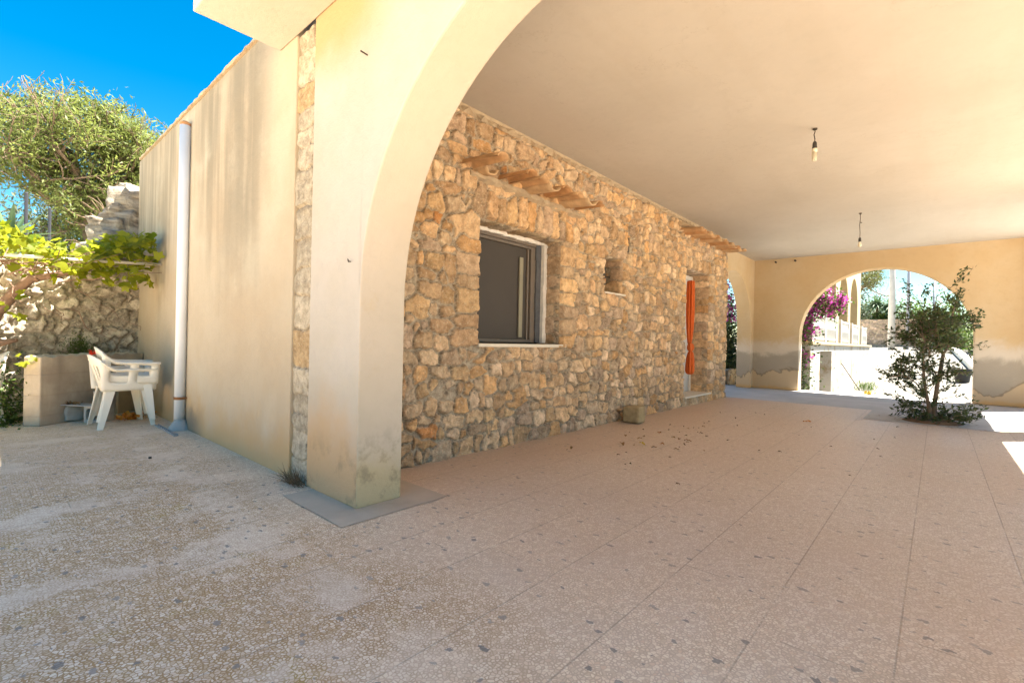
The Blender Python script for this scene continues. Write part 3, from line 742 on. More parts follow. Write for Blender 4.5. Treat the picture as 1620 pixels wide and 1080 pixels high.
# window
WY = YS+.27
mb = MB()
mb.box((3.10, WY, 1.03), (3.16, WY+.06, 2.15)); mb.box((4.19, WY, 1.03), (4.27, WY+.06, 2.15)); mb.box((3.161, WY, 2.09), (4.189, WY+.06, 2.15)); mb.box((3.161, WY, 1.03), (4.189, WY+.06, 1.065))
mb.box((4.145, WY+.015, 1.066), (4.17, WY+.05, 2.089)); mb.box((3.162, WY-.03, 2.12), (4.24, WY-.001, 2.15))
win = mb.build('window', M['alu'], house, bevel=.004)
mb = MB(); mb.box((3.161, WY+.035, 1.066), (4.144, WY+.045, 2.089)); mb.build('pane', M['glass'], win)
mb = MB(); mb.box((4.01, WY+.012, 1.09), (4.07, WY+.03, 1.98)); mb.build('shutter_strap', M['strap'], win, bevel=.004)
mb = MB(); R = random.Random(4)
for i in range(18): mb.box((4.27-R.uniform(.002, .014), WY-.02, 1.035+i*.0625), (4.345, WY+.04, 1.035+(i+1)*.0625-.0005))
mb.build('gasket', M['darkgasket'], win)
mb = MB(); R = random.Random(5)
zs = [1.03+i*.06 for i in range(20)]
for a, b in zip(zs[:-1], zs[1:]): mb.box((4.355-R.uniform(0, .012), WY-.06, a), (4.445, WY-.002, b-.0005))
xs = [3.1+i*.07 for i in range(19)]
for a, b in zip(xs[:-1], xs[1:]): mb.box((a, WY-.055, 2.155-R.uniform(0, .01)), (b-.0005, WY+.01, 2.26))
mb.build('trim', M['trim'], win)
mb = MB(); mb.box((3.10, YS-.025, .985), (4.50, WY+.06, 1.018)); mb.build('sill', M['marble'], win, bevel=.006)
# little window
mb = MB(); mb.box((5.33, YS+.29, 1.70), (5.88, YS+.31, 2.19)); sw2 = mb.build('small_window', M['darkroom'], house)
mb = MB(); mb.box((5.34, YS-.015, 1.685), (5.885, YS+.28, 1.708)); mb.build('sill', M['marble'], sw2, bevel=.004)
mb = MB(); 
for z, x0, x1 in ((2.03, 5.5, 5.72), (1.90, 5.55, 5.80), (1.79, 5.45, 5.70)): mb.obox(((x0+x1)/2, YS+.27, z), ((x1-x0)/2, 0, .02), (0, .018, 0), (-.004, 0, .022))
mb.build('brick_infill', M['terracotta'], sw2, bevel=.004)
mb = MB(); mb.box((5.56, YS+.22, 1.71), (5.575, YS+.235, 2.17)); mb.box((5.36, YS+.22, 1.95), (5.559, YS+.235, 1.962)); mb.box((5.576, YS+.22, 1.95), (5.85, YS+.235, 1.962)); mb.build('window_bar', M['nail'], sw2)
# door
mb = MB(); mb.box((7.96, YS+.35, .15), (9.15, YS+.39, 2.38)); door = mb.build('door', M['doorpanel'], house)
mb = MB(); mb.box((8.02, YS+.325, .16), (8.10, YS+.349, 2.34)); mb.box((8.101, YS+.325, 2.27), (9.05, YS+.349, 2.34)); mb.box((9.05, YS+.325, .16), (9.12, YS+.349, 2.34)); mb.build('door_frame', M['trim'], door, bevel=.004)
mb = MB(); mb.box((7.94, YS-.05, .135), (9.17, YS+.36, .165)); mb.build('threshold', M['marble'], door, bevel=.006)
sd = rows(7.98, 9.13, 0, .13, (.1, .14), (.1, .2), seed=6)
stone_panel('door_step', (0, YS+.03, 0), (1, 0, 0), (0, 0, 1), (0, -1, 0), gridlines(7.98, 9.13, .014), gridlines(0, .134, .012), sd, amp=.035, joint=.02, parent=door, seed=4)

# awnings of curved tiles
def tile_mb(x, z, proj, up, r=.085, tilt=.16, yaw_=0, seed=0):
    RR = random.Random(seed); mb = MB(); n = 10; th = .014; L = proj+.07; vs = []
    dirv = Vector((math.sin(yaw_), -math.cos(yaw_), -tilt)).normalized(); side = Vector((math.cos(yaw_), math.sin(yaw_), RR.gauss(0, .06))).normalized(); nn = side.cross(dirv) * -1
    if nn.z < 0: nn = -nn
    o = Vector((x, YS+.05, z)); m = 6
    for layer in (0, 1):
        for i in range(m+1):
            f = i/m; rr = (r*(1-.16*f) if up else r*(.86+.14*f))-(th if layer else 0)
            for j in range(n+1):
                a = math.pi*(.08+.84*j/n); off = side*math.cos(a)*rr+nn*(math.sin(a)*rr*.8*(1 if up else -1)+(0 if up else .05))
                vs.append(o+dirv*(L*f+(RR.uniform(-.012, .004) if i == m else 0))+off)
    w_ = n+1; A = (m+1)*w_; fs = []
    for i in range(m):
        for j in range(n):
            a, b, c, d = i*w_+j, i*w_+j+1, (i+1)*w_+j+1, (i+1)*w_+j
            fs += [(a, b, c, d), (A+d, A+c, A+b, A+a)]
    for i in range(m):
        for j in (0, n): a, d = i*w_+j, (i+1)*w_+j; fs.append((a, d, A+d, A+a))
    for i in (0, m):
        for j in range(n): a, b = i*w_+j, i*w_+j+1; fs.append((a, b, A+b, A+a))
    return mb.add(vs, fs)
def mortar_ledge(x0, x1, z0, z1, depth, seed):
    RR = random.Random(seed); mb = MB(); n = int((x1-x0)/.05); ring = []
    for i in range(n+1):
        x = x0+(x1-x0)*i/n; z = z0+(z1-z0)*i/n; d = depth*RR.uniform(.6, 1.15)
        ring += [(x, YS+.05, z+.045+RR.uniform(-.01, .02)), (x, YS-d*.6, z+.04+RR.uniform(-.012, .015)), (x, YS-d, z+RR.uniform(-.015, .012)), (x, YS+.05, z-.04)]
    fs = [(i*4+j, (i+1)*4+j, (i+1)*4+(j+1) % 4, i*4+(j+1) % 4) for i in range(n) for j in range(4)]+[(0, 1, 2, 3), (n*4+3, n*4+2, n*4+1, n*4)]
    mb.add(ring, fs); return mb
for q_, c_ in enumerate(((.56, .34, .17), (.60, .40, .22), (.50, .27, .12))): M['tile%d' % q_] = simple('clay_tile', c_, .9, .35, 11, bump=.35, bscale=40)
aw = mortar_ledge(2.95, 4.75, 2.545, 2.525, .05, 3).build('tile_awning', M['tilemortar'], house, smooth=False)
for i, (x, up, pj, yw) in enumerate([(2.93, True, .42, .03), (3.10, False, .12, .1), (3.42, True, .36, -.03), (3.60, True, .34, .03), (3.80, False, .33, 0), (3.98, True, .36, -.04), (4.20, True, .35, .03), (4.42, False, .37, .0), (4.58, True, .36, .05)]):
    tile_mb(x, 2.60-(x-2.9)*.012, pj, up, r=.10, tilt=.05, yaw_=yw, seed=i).build('roof_tile', M['tile%d' % (i*7 % 3)], aw, smooth=True)
aw2 = mortar_ledge(7.6, 10.1, 3.0, 3.0, .14, 4).build('tile_awning', M['tilemortar'], house)
for i in range(13):
    x = 7.72+i*.19
    tile_mb(x, 2.90, .34, i % 2 == 0, r=.088, tilt=.04, yaw_=random.Random(i).gauss(0, .04), seed=40+i).build('roof_tile', M['tile%d' % (i*5 % 3)], aw2, smooth=True)
# rough mortar lip under the ceiling
mb = MB(); R = random.Random(12); n = 150; ring = []
for i in range(n+1):
    x = 1.89+(10.13-1.89)*i/n; ring += [(x, YS+.06, 3.17), (x, YS+.01+R.uniform(-.03, .025), 3.125+R.uniform(-.03, .03)), (x, YS+.06, 3.09)]
mb.add(ring, [(i*3+j, (i+1)*3+j, (i+1)*3+(j+1) % 3, i*3+(j+1) % 3) for i in range(n) for j in range(3)]+[(0, 1, 2), (n*3+2, n*3+1, n*3)])
mb.build('mortar_lip', M['tilemortar'], house)
# downpipe
mb = MB(); mb.tube([(1.50, 6.22, .0), (1.50, 6.22, 1.8), (1.50, 6.22, 3.33)], .052, 20); dp = mb.build('drainpipe', M['pipe'], house, smooth=True)
mb = MB(); mb.lathe([(.058, 0), (.058, .03), (.053, .03)], (1.50, 6.22, .325), 20); mb.box((1.5, 6.20, .335), (1.56, 6.14, .352)); mb.build('pipe_clamp', M['rust'], dp)
mb = MB(); mb.lathe([(.051, 0), (.051, .03), (.02, .05)], (1.50, 6.22, 3.331), 16); mb.build('pipe_cap', M['terracotta'], dp)
# iron bits in the plaster
mb = MB(); mb.tube([(XF+.02, 2.60, 2.75), (XF-.045, 2.605, 2.76)], .005, 6); mb.build('nail', M['nail'], house)
mb = MB(); mb.tube([(XF+.01, 2.745, 1.52), (XF-.02, 2.745, 1.522), (XF-.026, 2.735, 1.532), (XF-.026, 2.727, 1.522), (XF-.02, 2.735, 1.514)], .003, 6); mb.build('hook', M['nail'], house)
for y in (3.02, 2.6): 
    mb = MB(); mb.tube([(XE+.02, y, 3.12), (XE-.07, y, 3.12)], .022, 8); mb.build('bolt', M['nail'], house)

# ------------------------------------------------------------------ things in the portico
def bulb(loc, cordl, label, cfl):
    t = thing('hanging_bulb', loc, label, 'light bulb'); x, y, z = loc; RR = random.Random(cfl)
    mb = MB(); mb.tube([(x, y, z), (x+.008, y, z-cordl*.25), (x-.010, y+.006, z-cordl*.5), (x+.008, y, z-cordl*.8), (x+.004, y, z-cordl)], .005, 6)
    if not cfl: mb.tube([(x+.0, y, z-cordl*.38), (x+.02, y-.02, z-cordl*.40)], .006, 6)
    mb.build('cord', M['cord'], t); z1 = z-cordl
    mb = MB(); mb.lathe([(.02, 0), (.022, .01), (.001, .015)], (x, y, z-.015), 12); mb.build('ceiling_hook', M['cord'], t)
    mb = MB(); mb.lathe([(.003, 0), (.014, -.004), (.019, -.02), (.020, -.05), (.022, -.055), (.022, -.066), (.016, -.07), (.001, -.07)], (x, y, z1), 16); mb.build('socket', M['socket'], t, smooth=True)
    if cfl:
        mb = MB(); mb.lathe([(.001, -.069), (.021, -.071), (.024, -.08), (.024, -.10), (.018, -.108), (.001, -.108)], (x, y, z1), 16); mb.build('bulb_base', M['ubulb'], t, smooth=True)
        for a in (.3, 2.4, 4.5):
            dx_, dy_ = math.cos(a), math.sin(a); ex, ey = -dy_*.010, dx_*.010; cx, cy = x+dx_*.013, y+dy_*.013
            mb = MB(); mb.tube([(cx+ex, cy+ey, z1-.107), (cx+ex, cy+ey, z1-.178), (cx+ex*.6, cy+ey*.6, z1-.188), (cx, cy, z1-.191), (cx-ex*.6, cy-ey*.6, z1-.188), (cx-ex, cy-ey, z1-.178), (cx-ex, cy-ey, z1-.107)], .0062, 8)
            mb.build('bulb_tube', M['ubulb'], t, smooth=True)
    else:
        mb = MB(); mb.lathe([(.012, -.07), (.013, -.08), (.024, -.105), (.028, -.125), (.022, -.145), (.010, -.155), (.001, -.157)], (x, y, z1), 16); mb.build('glass_bulb', M['ubulb'], t, smooth=True)
bulb((5.46, .94, 3.2), .13, 'energy saving bulb with tubes hanging on a short cord, nearer one', 1)
bulb((9.34, .96, 3.2), .39, 'small round bulb hanging on a longer thin cord near the far arch', 0)

def rock(name, c, sz, seed, mat, rz=0, sub=4, k=.18, label=None, cat='rock', group=None, boxy=.6, col=None):
    bm = bmesh.new(); bmesh.ops.create_cube(bm, size=2); bmesh.ops.subdivide_edges(bm, edges=bm.edges[:], cuts=7, use_grid_fill=True)
    off = Vector((seed*3.1, seed*1.7, 0))
    for v in bm.verts:
        p = v.co.copy(); s_ = p.normalized()*1.25; p = p*boxy+s_*(1-boxy)
        p *= 1+k*(mnoise.fractal(p*1.3+off, .8, 2, 4))
        v.co = Vector((p.x*sz[0], p.y*sz[1], p.z*sz[2]))
    bmesh.ops.rotate(bm, verts=bm.verts, cent=(0, 0, 0), matrix=Matrix.Rotation(rz, 3, 'Z'))
    zmin = min(v.co.z for v in bm.verts)
    me = bpy.data.meshes.new(name); bm.to_mesh(me); bm.free(); me.materials.append(mat)
    me.polygons.foreach_set('use_smooth', [True]*len(me.polygons))
    o = bpy.data.objects.new(name, me); COL.objects.link(o); o.location = (c[0], c[1], c[2]-zmin)
    if label: tag(o, label, cat, group)
    return o
M['tufa'] = simple('mossy_tufa', (.40, .30, .16), .95, .35, 16, bump=.8, bscale=45)
def mk_boulder():
    k = NB('pale_boulder'); z = k.noise(1, 6, .65, k.vec((2.5, 2.5, 16)), .4)
    c = k.mix(k.ss(z, .35, .62), (.21, .165, .115), (.42, .36, .275)); c = k.mix(k.math('MULTIPLY', k.ss(k.noise(7, 5, .7), .52, .68), .6), c, (.36, .33, .29))
    return k.fin(c, .95, k.bump(k.math('ADD', z, k.noise(30, 5, .7)), .9, .03))
M['boulder'] = mk_boulder()
M['whiterock'] = simple('chalk_rock', (.66, .60, .50), .95, .2, 8, bump=.5)
rock('stone_block', (5.83, 3.00, 0), (.13, .11, .105), 3, M['tufa'], .15, k=.06, boxy=.8, label='rough ochre stone block on the floor against the fieldstone wall', cat='stone')

# knotted curtain in the doorway
cur = thing('door_curtain', (8.62, 3.33, 0), 'orange curtain knotted near its end, hanging in the stone doorway', 'curtain')
def cloth_tube(zs, rs, cx, cy, folds, seed, k=28, amp=.22):
    mb = MB(); RR = random.Random(seed); vs = []; ph = RR.uniform(0, 6)
    for i, (z, r) in enumerate(zip(zs, rs)):
        ox = math.sin(z*3+seed)*.006
        for j in range(k):
            a = 2*math.pi*j/k; rr = r*(1+amp*math.sin(folds*a+ph+z*1.3)+.1*math.sin(3*a+z*4))
            vs.append((cx+ox+rr*math.cos(a)*.95, cy+rr*math.sin(a)*.75, z))
    fs = [(i*k+j, i*k+(j+1) % k, (i+1)*k+(j+1) % k, (i+1)*k+j) for i in range(len(zs)-1) for j in range(k)]+[tuple(range(k)), tuple((len(zs)-1)*k+j for j in range(k))][:2]
    return mb.add(vs, fs)
zz = [2.20, 2.17, 2.05, 1.85, 1.6, 1.35, 1.2, 1.1, 1.06]; cloth_tube(zz, [.062, .070, .074, .076, .074, .068, .056, .042, .032], 8.60, 3.36, 8, 2, k=48, amp=.30).build('drape', M['cloth'], cur, smooth=True)
cloth_tube([1.075, 1.06, 1.03, .99, .95, .93, .92], [.03, .055, .072, .078, .062, .04, .028], 8.62, 3.35, 5, 3, k=40, amp=.16).build('knot', M['cloth'], cur, smooth=True)
cloth_tube([.925, .90, .8, .68, .58, .53, .51], [.03, .05, .07, .08, .085, .07, .04], 8.62, 3.35, 7, 4, k=48, amp=.28).build('drape', M['cloth'], cur, smooth=True)

# shrub growing out of the floor
def bush_shrub():
    t = thing('shrub', (9.25, .03, 0), 'open dark green shrub with thin twisted stems growing out of the floor', 'shrub')
    R = random.Random(31); tubes = []; tips = []; b = Vector((9.25, .03, .02)); e = Vector((-.665, .747, 0)); e_r = -e   # image-left / image-right
    lat = Vector((-.74, .67, 0))
    def P(l, z, d=0): return b+lat*l+Vector((.66, .74, 0))*d+Vector((0, 0, z))
    main = [P(0, 0), P(-.01, .25), P(-.05, .55), P(-.11, .85), P(-.13, .97)]
    left = [P(.05, 0), P(.09, .25), P(.14, .42), P(.18, .7), P(.20, 1.0)]
    tubes += [(main, [.032, .03, .026, .024, .022], 3), (left, [.03, .026, .022, .018, .012], 3)]
    fork1 = [main[-1], P(-.05, 1.05), P(-.01, 1.2), P(.0, 1.4), P(.02, 1.65), P(-.01, 1.85)]; fork2 = [main[-1], P(-.22, 1.1), P(-.25, 1.3), P(-.27, 1.6), P(-.30, 1.68), P(-.36, 1.80)]
    low = [P(.12, .35), P(.3, .55), P(.5, .66), P(.72, .62)]
    MB().tube([P(.08, .98), P(.20, 1.2), P(.26, 1.5)], [.012, .009, .004], 6).build('stems', M['greybark'], t)
    tubes += [(fork1, [.02, .018, .015, .012, .008, .004], 2), (fork2, [.018, .015, .012, .009, .006, .003], 2), (low, [.012, .009, .006, .004], 2)]
    for line, k0, nk, ln in ((fork1, 1, 19, .33), (fork2, 1, 15, .24), (left, 1, 24, .30), (low, 0, 13, .2), (main, 1, 2, .2), ([P(.08, 1.0), P(.22, 1.25), P(.26, 1.5)], 0, 26, .28), ([P(-.16, 1.15), P(-.2, 1.5)], 0, 12, .25), ([P(.12, .55), P(.2, .9)], 0, 12, .25)):
        for i in range(nk):
            f = R.uniform(k0, len(line)-1.01); j = int(f); p = line[j].lerp(line[j+1], f-j)
            d = lat*R.gauss(.12, .8)+Vector((.66, .74, 0))*R.gauss(0, .7)+Vector((0, 0, R.gauss(.25, .45)))
            grow(R, p, d, ln*R.uniform(.7, 1.2), .005, 1, tubes, tips, .6, .1, (2, 3), .7)
    for i in range(30):                                                # suckers round the foot
        a = R.uniform(0, 2*math.pi); d = Vector((math.cos(a), math.sin(a), R.uniform(.05, .5)))+lat*.15
        grow(R, b+Vector((R.uniform(-.18, .18), R.uniform(-.18, .18), .03)), d, R.uniform(.16, .34), .004, 1, tubes, tips, .6, .05, (2, 3), .7)
    mb = MB()
    for pts, rs, dpt in tubes: mb.tube(pts, [max(.0018, x) for x in rs], 5 if dpt < 2 else 8, cap=False)
    mb.build('stems', M['greybark'], t, smooth=True)
    NR = np.random.RandomState(4); C, D = leaves_on(tips, 10, .022, NR); C[:, 2] = np.maximum(C[:, 2], .02)
    V, F, tt = leaf_arrays(C, .062, .027, NR, .5, .35, D); V[:, 2] = np.maximum(V[:, 2], .012); np_mesh('foliage', V, F, M['lf_bush'], t, tint=tt)
bush_shrub()
NR = np.random.RandomState(15); P = np.array((9.25, .05, .012))+NR.normal(size=(110, 3))*np.array((.32, .32, .003)); P[:, 2] = np.abs(P[:, 2])
V, F, tt = leaf_arrays(P, .05, .022, NR, 3.); V[:, 2] = .010+.25*np.abs(V[:, 2]-.012)
tag(np_mesh('leaf_litter', V, F, M['lf_dry'], loc=(9.25, .05, .01), tint=tt), 'dry fallen leaves scattered on the ground under the shrub', 'leaf litter', kind='stuff')

# dry leaves blown under the portico
def leaf_mesh(name, mat, L, Wd, seed):
    R = random.Random(seed); mb = MB(); n = 5; vs = []
    for i in range(n+1):
        f = i/n; w_ = Wd*math.sin(math.pi*(.08+.86*f))*.5; z = .004+.010*math.sin(f*3)*R.uniform(.3, 1.2)
        vs += [(L*(f-.5), -w_, z+.006*R.random()), (L*(f-.5), 0, z-.002), (L*(f-.5), w_, z+.006*R.random())]
    fs = [(i*3+j, i*3+3+j, i*3+4+j, i*3+1+j) for i in range(n) for j in range(2)]
    mb.add(vs, fs); mb.t = [R.random()*.5+.25]*len(vs); return mb.build(name, mat)
def place_leaves(spots, mat, L, Wd, label, group, seed):
    R = random.Random(seed); proto = None
    for i, (x, y) in enumerate(spots):
        if proto is None: o = proto = leaf_mesh('dry_leaf', mat, L, Wd, seed)
        else: o = proto.copy(); COL.objects.link(o)
        s_ = R.uniform(.6, 1.25); o.location = (x, y, .002); o.scale = (s_, s_*R.uniform(.7, 1.2), s_); o.rotation_euler = (R.gauss(0, .15), R.gauss(0, .15), R.uniform(0, 6.28))
        tag(o, label, 'leaf', group)
R = random.Random(77)
sp = [(R.gauss(5.3, .8), R.gauss(2.0, .35)) for i in range(26)]+[(R.uniform(3.2, 8.5), R.uniform(.3, 2.7)) for i in range(16)]
place_leaves(sp, M['lf_dkdry'], .030, .014, 'small dark dry leaf lying on the shaded terrazzo floor', 'small dark leaves on the floor', 5)
sp = [(R.gauss(4.95, .5), R.gauss(2.1, .3)) for i in range(14)]+[(5.9, 2.3)]
place_leaves(sp, M['lf_dry'], .045, .024, 'tan dry leaf lying on the shaded terrazzo floor', 'tan dry leaves on the floor', 6)
for (x, y, m, L_, lab) in ((4.62, 2.28, 'lf_yellow', .07, 'yellow leaf lying on the terrazzo beside an orange one'), (4.75, 2.12, 'lf_orange', .045, 'little orange leaf lying on the terrazzo near the yellow leaf'),
                           (5.35, 2.42, 'lf_orange', .09, 'long orange brown leaf on the floor out from the stone block'), (7.75, 1.35, 'lf_orange', .11, 'curled orange leaf alone on the floor toward the shrub'),
                           (4.45, 2.42, 'lf_dry', .09, 'crumpled brown leaf heap nearest the fieldstone wall')):
    o = leaf_mesh('dry_leaf', M[m], L_, L_*.55, int(x*100)); o.location = (x, y, .002); o.rotation_euler = (.1, -.1, x*3); o.scale = (1, 1, 1.6); tag(o, lab, 'leaf')

# dry weed at the slot's foot
NR = np.random.RandomState(9); mb = MB(); tt = []
for i in range(170):
    a = NR.rand()*6.28; p = Vector((1.53+NR.normal()*.02, 3.40+NR.normal()*.06, .0)); d = Vector((-abs(NR.normal())*.8, NR.normal()*.9, .8+NR.rand()))
    d.normalize(); L_ = .05+.10*NR.rand(); c = Vector((NR.normal(), NR.normal(), NR.normal()-.8))*.02
    n0 = len(mb.v); mb.tube([p, p+d*L_*.5+c*.4, p+d*L_+c], [.0016, .0014, .0006], 3, cap=False); tt += [NR.rand()]*(len(mb.v)-n0)
mb.t = tt; tag(mb.build('dry_weed', M['straw'], loc=(1.53, 3.40, 0)), 'dry brown weed at the foot of the bare stone slot', 'weed')

# ------------------------------------------------------------------ left terrace: chairs and odds
def make_chair(label, loc, rz=0, group=None):
    t = thing('plastic_chair', (0, 0, 0), label, 'chair', group)
    def sheet(fn, nu, nv, skip=()):
        mb = MB(); mb.add([fn(i/nu, j/nv) for i in range(nu+1) for j in range(nv+1)], [(i*(nv+1)+j, (i+1)*(nv+1)+j, (i+1)*(nv+1)+j+1, i*(nv+1)+j+1) for i in range(nu) for j in range(nv) if (i, j) not in skip]); return mb
    seat = lambda a, b: (-.20+.43*a, (b-.5)*(.40+.06*a), .425-.020*math.sin(math.pi*b)*math.sin(math.pi*a)-.035*(a > .93)*(a-.93)/.07+.008*a)
    sheet(seat, 14, 10).build('seat', M['wplastic'], t, smooth=True, solid=.010)
    def back(a, b):                                                  # a: across, b: up
        th = (a-.5)*2; z = .40+b*(.40-.055*th*th); x = -.195-.12*b+.055*th*th*(.4+b*.7)
        return (x, th*(.205+.035*b), z)
    sk = {(i, j) for i in (2, 4, 7, 9) for j in range(3, 8)}
    sheet(back, 12, 11, sk).build('backrest', M['wplastic'], t, smooth=True, solid=.011)
    for s in (-1, 1):
        def arm(a, b):                                               # side panel from seat rail up to the arm
            x = -.245+.49*a; y = s*(.222+.045*b+.012*math.sin(math.pi*a)); z0 = .405; z1 = .645+.10*max(0, (.28-a)/.28)**1.5
            return (x-.02*b*(a < .3), y, z0+(z1-z0)*b)
        sk = {(i, j) for i in (2, 3, 4, 5) for j in (3, 4, 5, 6)} | {(i, j) for i in (8, 9, 10) for j in (3, 4, 5, 6)}
        ap = sheet(arm, 13, 8, sk).build('arm_panel', M['wplastic'], t, smooth=True, solid=.010)
        rest = lambda a, b: (-.265+.515*a, s*(.245+.055*b), .648+.10*max(0, (.28-a)/.28)**1.5-.018*(2*b-1)**2)
        sheet(rest, 13, 5).build('armrest', M['wplastic'], t, smooth=True, solid=.010)
        for fx_ in (-1, 1):
            x0, x1 = fx_*.185, fx_*.235; ya, yb = s*.215, s*.262
            if fx_ < 0: x0, x1 = -.20, -.27
            mb = MB(); ps = []
            for i in range(7):
                f = i/6; x = x0+(x1-x0)*f; y = ya+(yb-ya)*f; wd = .085*(1-f)+.042*f; z = .43*(1-f)
                ps += [(x, y, z), (x-fx_*wd, y, z), (x, y-s*wd*.75, z)]
            fs = []
            for i in range(6):
                for q_ in (1, 2): fs.append((i*3, i*3+q_, i*3+3+q_, i*3+3))
            mb.add(ps, fs).build('leg', M['wplastic'], t, solid=.009)
    t.location = loc; t.rotation_euler = (0, 0, rz); return t
ch = make_chair('lower white plastic armchair of the stack, standing on the terrace', (1.13, 6.93, 0), rad(3), 'white plastic chairs')
ch2 = dup(ch, (1.155, 6.925, .075), (0, rad(2), rad(-4)), 'upper white plastic armchair nested on the other one')
ch3 = dup(ch, (-.06, 8.0, 0), (0, 0, rad(185)), 'sunlit white plastic chair cut off at the left edge of the photo')

LW0 = Vector((.47, 7.30, 0)); ld = Vector((.76, .65, 0)).normalized(); ln_ = Vector((-ld.y, ld.x, 0))
R = random.Random(3); mb = MB(); n = 30; Lw = 1.42; ring = []
for i in range(n+1):
    p = LW0+ld*(Lw*i/n); zt = .765+.012*math.sin(i*1.9)+R.uniform(-.012, .012)
    ring += [p, p+ln_*.19, p+ln_*.19+Vector((0, 0, zt+R.uniform(-.01, .01))), p+Vector((0, 0, zt))]
mb.add(ring, [(i*4+j, (i+1)*4+j, (i+1)*4+(j+1) % 4, i*4+(j+1) % 4) for i in range(n) for j in range(4)]+[(0, 1, 2, 3), (n*4+3, n*4+2, n*4+1, n*4)])
tag(mb.build('low_wall', M['lowwall'], loc=LW0, bevel=.012), 'low weathered concrete wall behind the stacked chairs', 'wall')
# rubble retaining wall
sd = rows(-3.2, 1.56, -.1, 2.1, (.10, .24), (.10, .30), seed=17, jit=.6)
sd = [(a, b, c, d, e+random.Random(i).gauss(0, .25), tuple(np.array((.46, .40, .31))*random.Random(i).uniform(.6, 1.35))) for i, (a, b, c, d, e) in enumerate(sd)]
def grey(gu, gv): return np.array((1., .97, .92))*np.ones(gu.shape+(1,))
rw = thing('rubble_wall', (0, 8.7, 0), 'rough grey rubble retaining wall under the vine', 'wall')
stone_panel('stone_face', (0, 8.62, 0), (1, 0, 0), (0, 0, 1), (0, -1, 0), gridlines(-3.0, 1.55, .013), gridlines(0, 1.92, .014), sd, amp=.07, joint=.034, parent=rw, seed=12, mortar=(.42, .36, .27), warp=.055)
mb = MB(); mb.box((-3.0, 8.66, -.4), (1.55, 9.2, 1.90)); mb.build('wall_core', M['cement'], rw)
# boulders piled against the wall end
bl = [((1.40, 8.95, 1.88), (.30, .28, .26), 1), ((1.20, 8.85, 1.86), (.26, .24, .20), 2), ((1.45, 9.05, 2.32), (.22, .26, .24), 3), ((1.27, 8.95, 2.25), (.20, .2, .19), 4), ((1.47, 9.0, 2.72), (.17, .2, .2), 5), ((1.38, 8.98, 2.60), (.14, .14, .14), 6), ((1.05, 8.95, 1.86), (.16, .2, .13), 7), ((1.50, 9.05, 3.02), (.11, .13, .10), 8)]
for i, (c, s_, sdv) in enumerate(bl):
    rock('boulder', c, s_, sdv+20, M['boulder'], sdv*.25, k=.24, boxy=.72, label=['biggest pale boulder low in the pile at the end of the plaster wall', 'second lowest pale boulder left of the biggest one', 'upper middle boulder touching the plaster wall', 'upper middle boulder on the open side of the pile', 'high boulder of the pile beside the plaster wall', 'small high boulder wedged in the pile', 'lowest flat boulder just above the vine leaves', 'topmost small stone of the boulder pile'][i], cat='boulder', group='boulders at the end of the plaster wall')

# vine on its pole
tag(MB().tube([(.19, 7.39, 1.842), (.8, 7.39, 1.87), (1.56, 7.39, 1.92)], .018, 10).build('vine_pole', M['polewood'], loc=(.8, 7.39, 1.87), smooth=True), 'pale wooden pole fixed to the plaster wall and carrying the vine', 'pole')
vine = thing('grape_vine', (.3, 8.3, 0), 'grape vine with yellow green leaves and gnarled trunk along the pole', 'vine')
mb = MB(); R = random.Random(6)
mb.tube([(-.25, 8.3, .55), (.05, 8.35, .95), (.16, 8.32, 1.25), (.30, 8.2, 1.5), (.42, 8.1, 1.66), (.62, 7.9, 1.72), (.85, 7.7, 1.78)], [.085, .075, .06, .06, .05, .035, .02], 9)
mb.tube([(-.1, 8.25, .75), (.2, 8.1, .90), (.32, 8.05, .93)], [.05, .04, .02], 8)
def wig(a, b, n, amp, r0, r1):
    a = Vector(a); b = Vector(b); pts = [a.lerp(b, i/n)+Vector((R.gauss(0, amp), R.gauss(0, amp), R.gauss(0, amp)))*(0 < i < n) for i in range(n+1)]
    mb.tube(pts, [r0+(r1-r0)*i/n for i in range(n+1)], 5)
    return pts
stems = []
for i in range(26):
    a = (R.uniform(.1, .9), R.uniform(7.4, 8.2), R.uniform(1.62, 1.85)); b = (a[0]+R.gauss(.1, .45), R.uniform(7.0, 8.2), R.uniform(1.75, 2.15)); stems.append(wig(a, b, 7, .03, .008, .003))
for i in range(9):
    a = (R.uniform(-.1, .9), R.uniform(7.6, 8.3), R.uniform(1.3, 1.8)); b = (a[0]+R.uniform(.1, .6), R.uniform(7.4, 8.4), a[2]-R.uniform(.1, .7)); wig(a, b, 8, .03, .006, .002)
mb.build('trunk', M['vinebark'], vine, smooth=True)
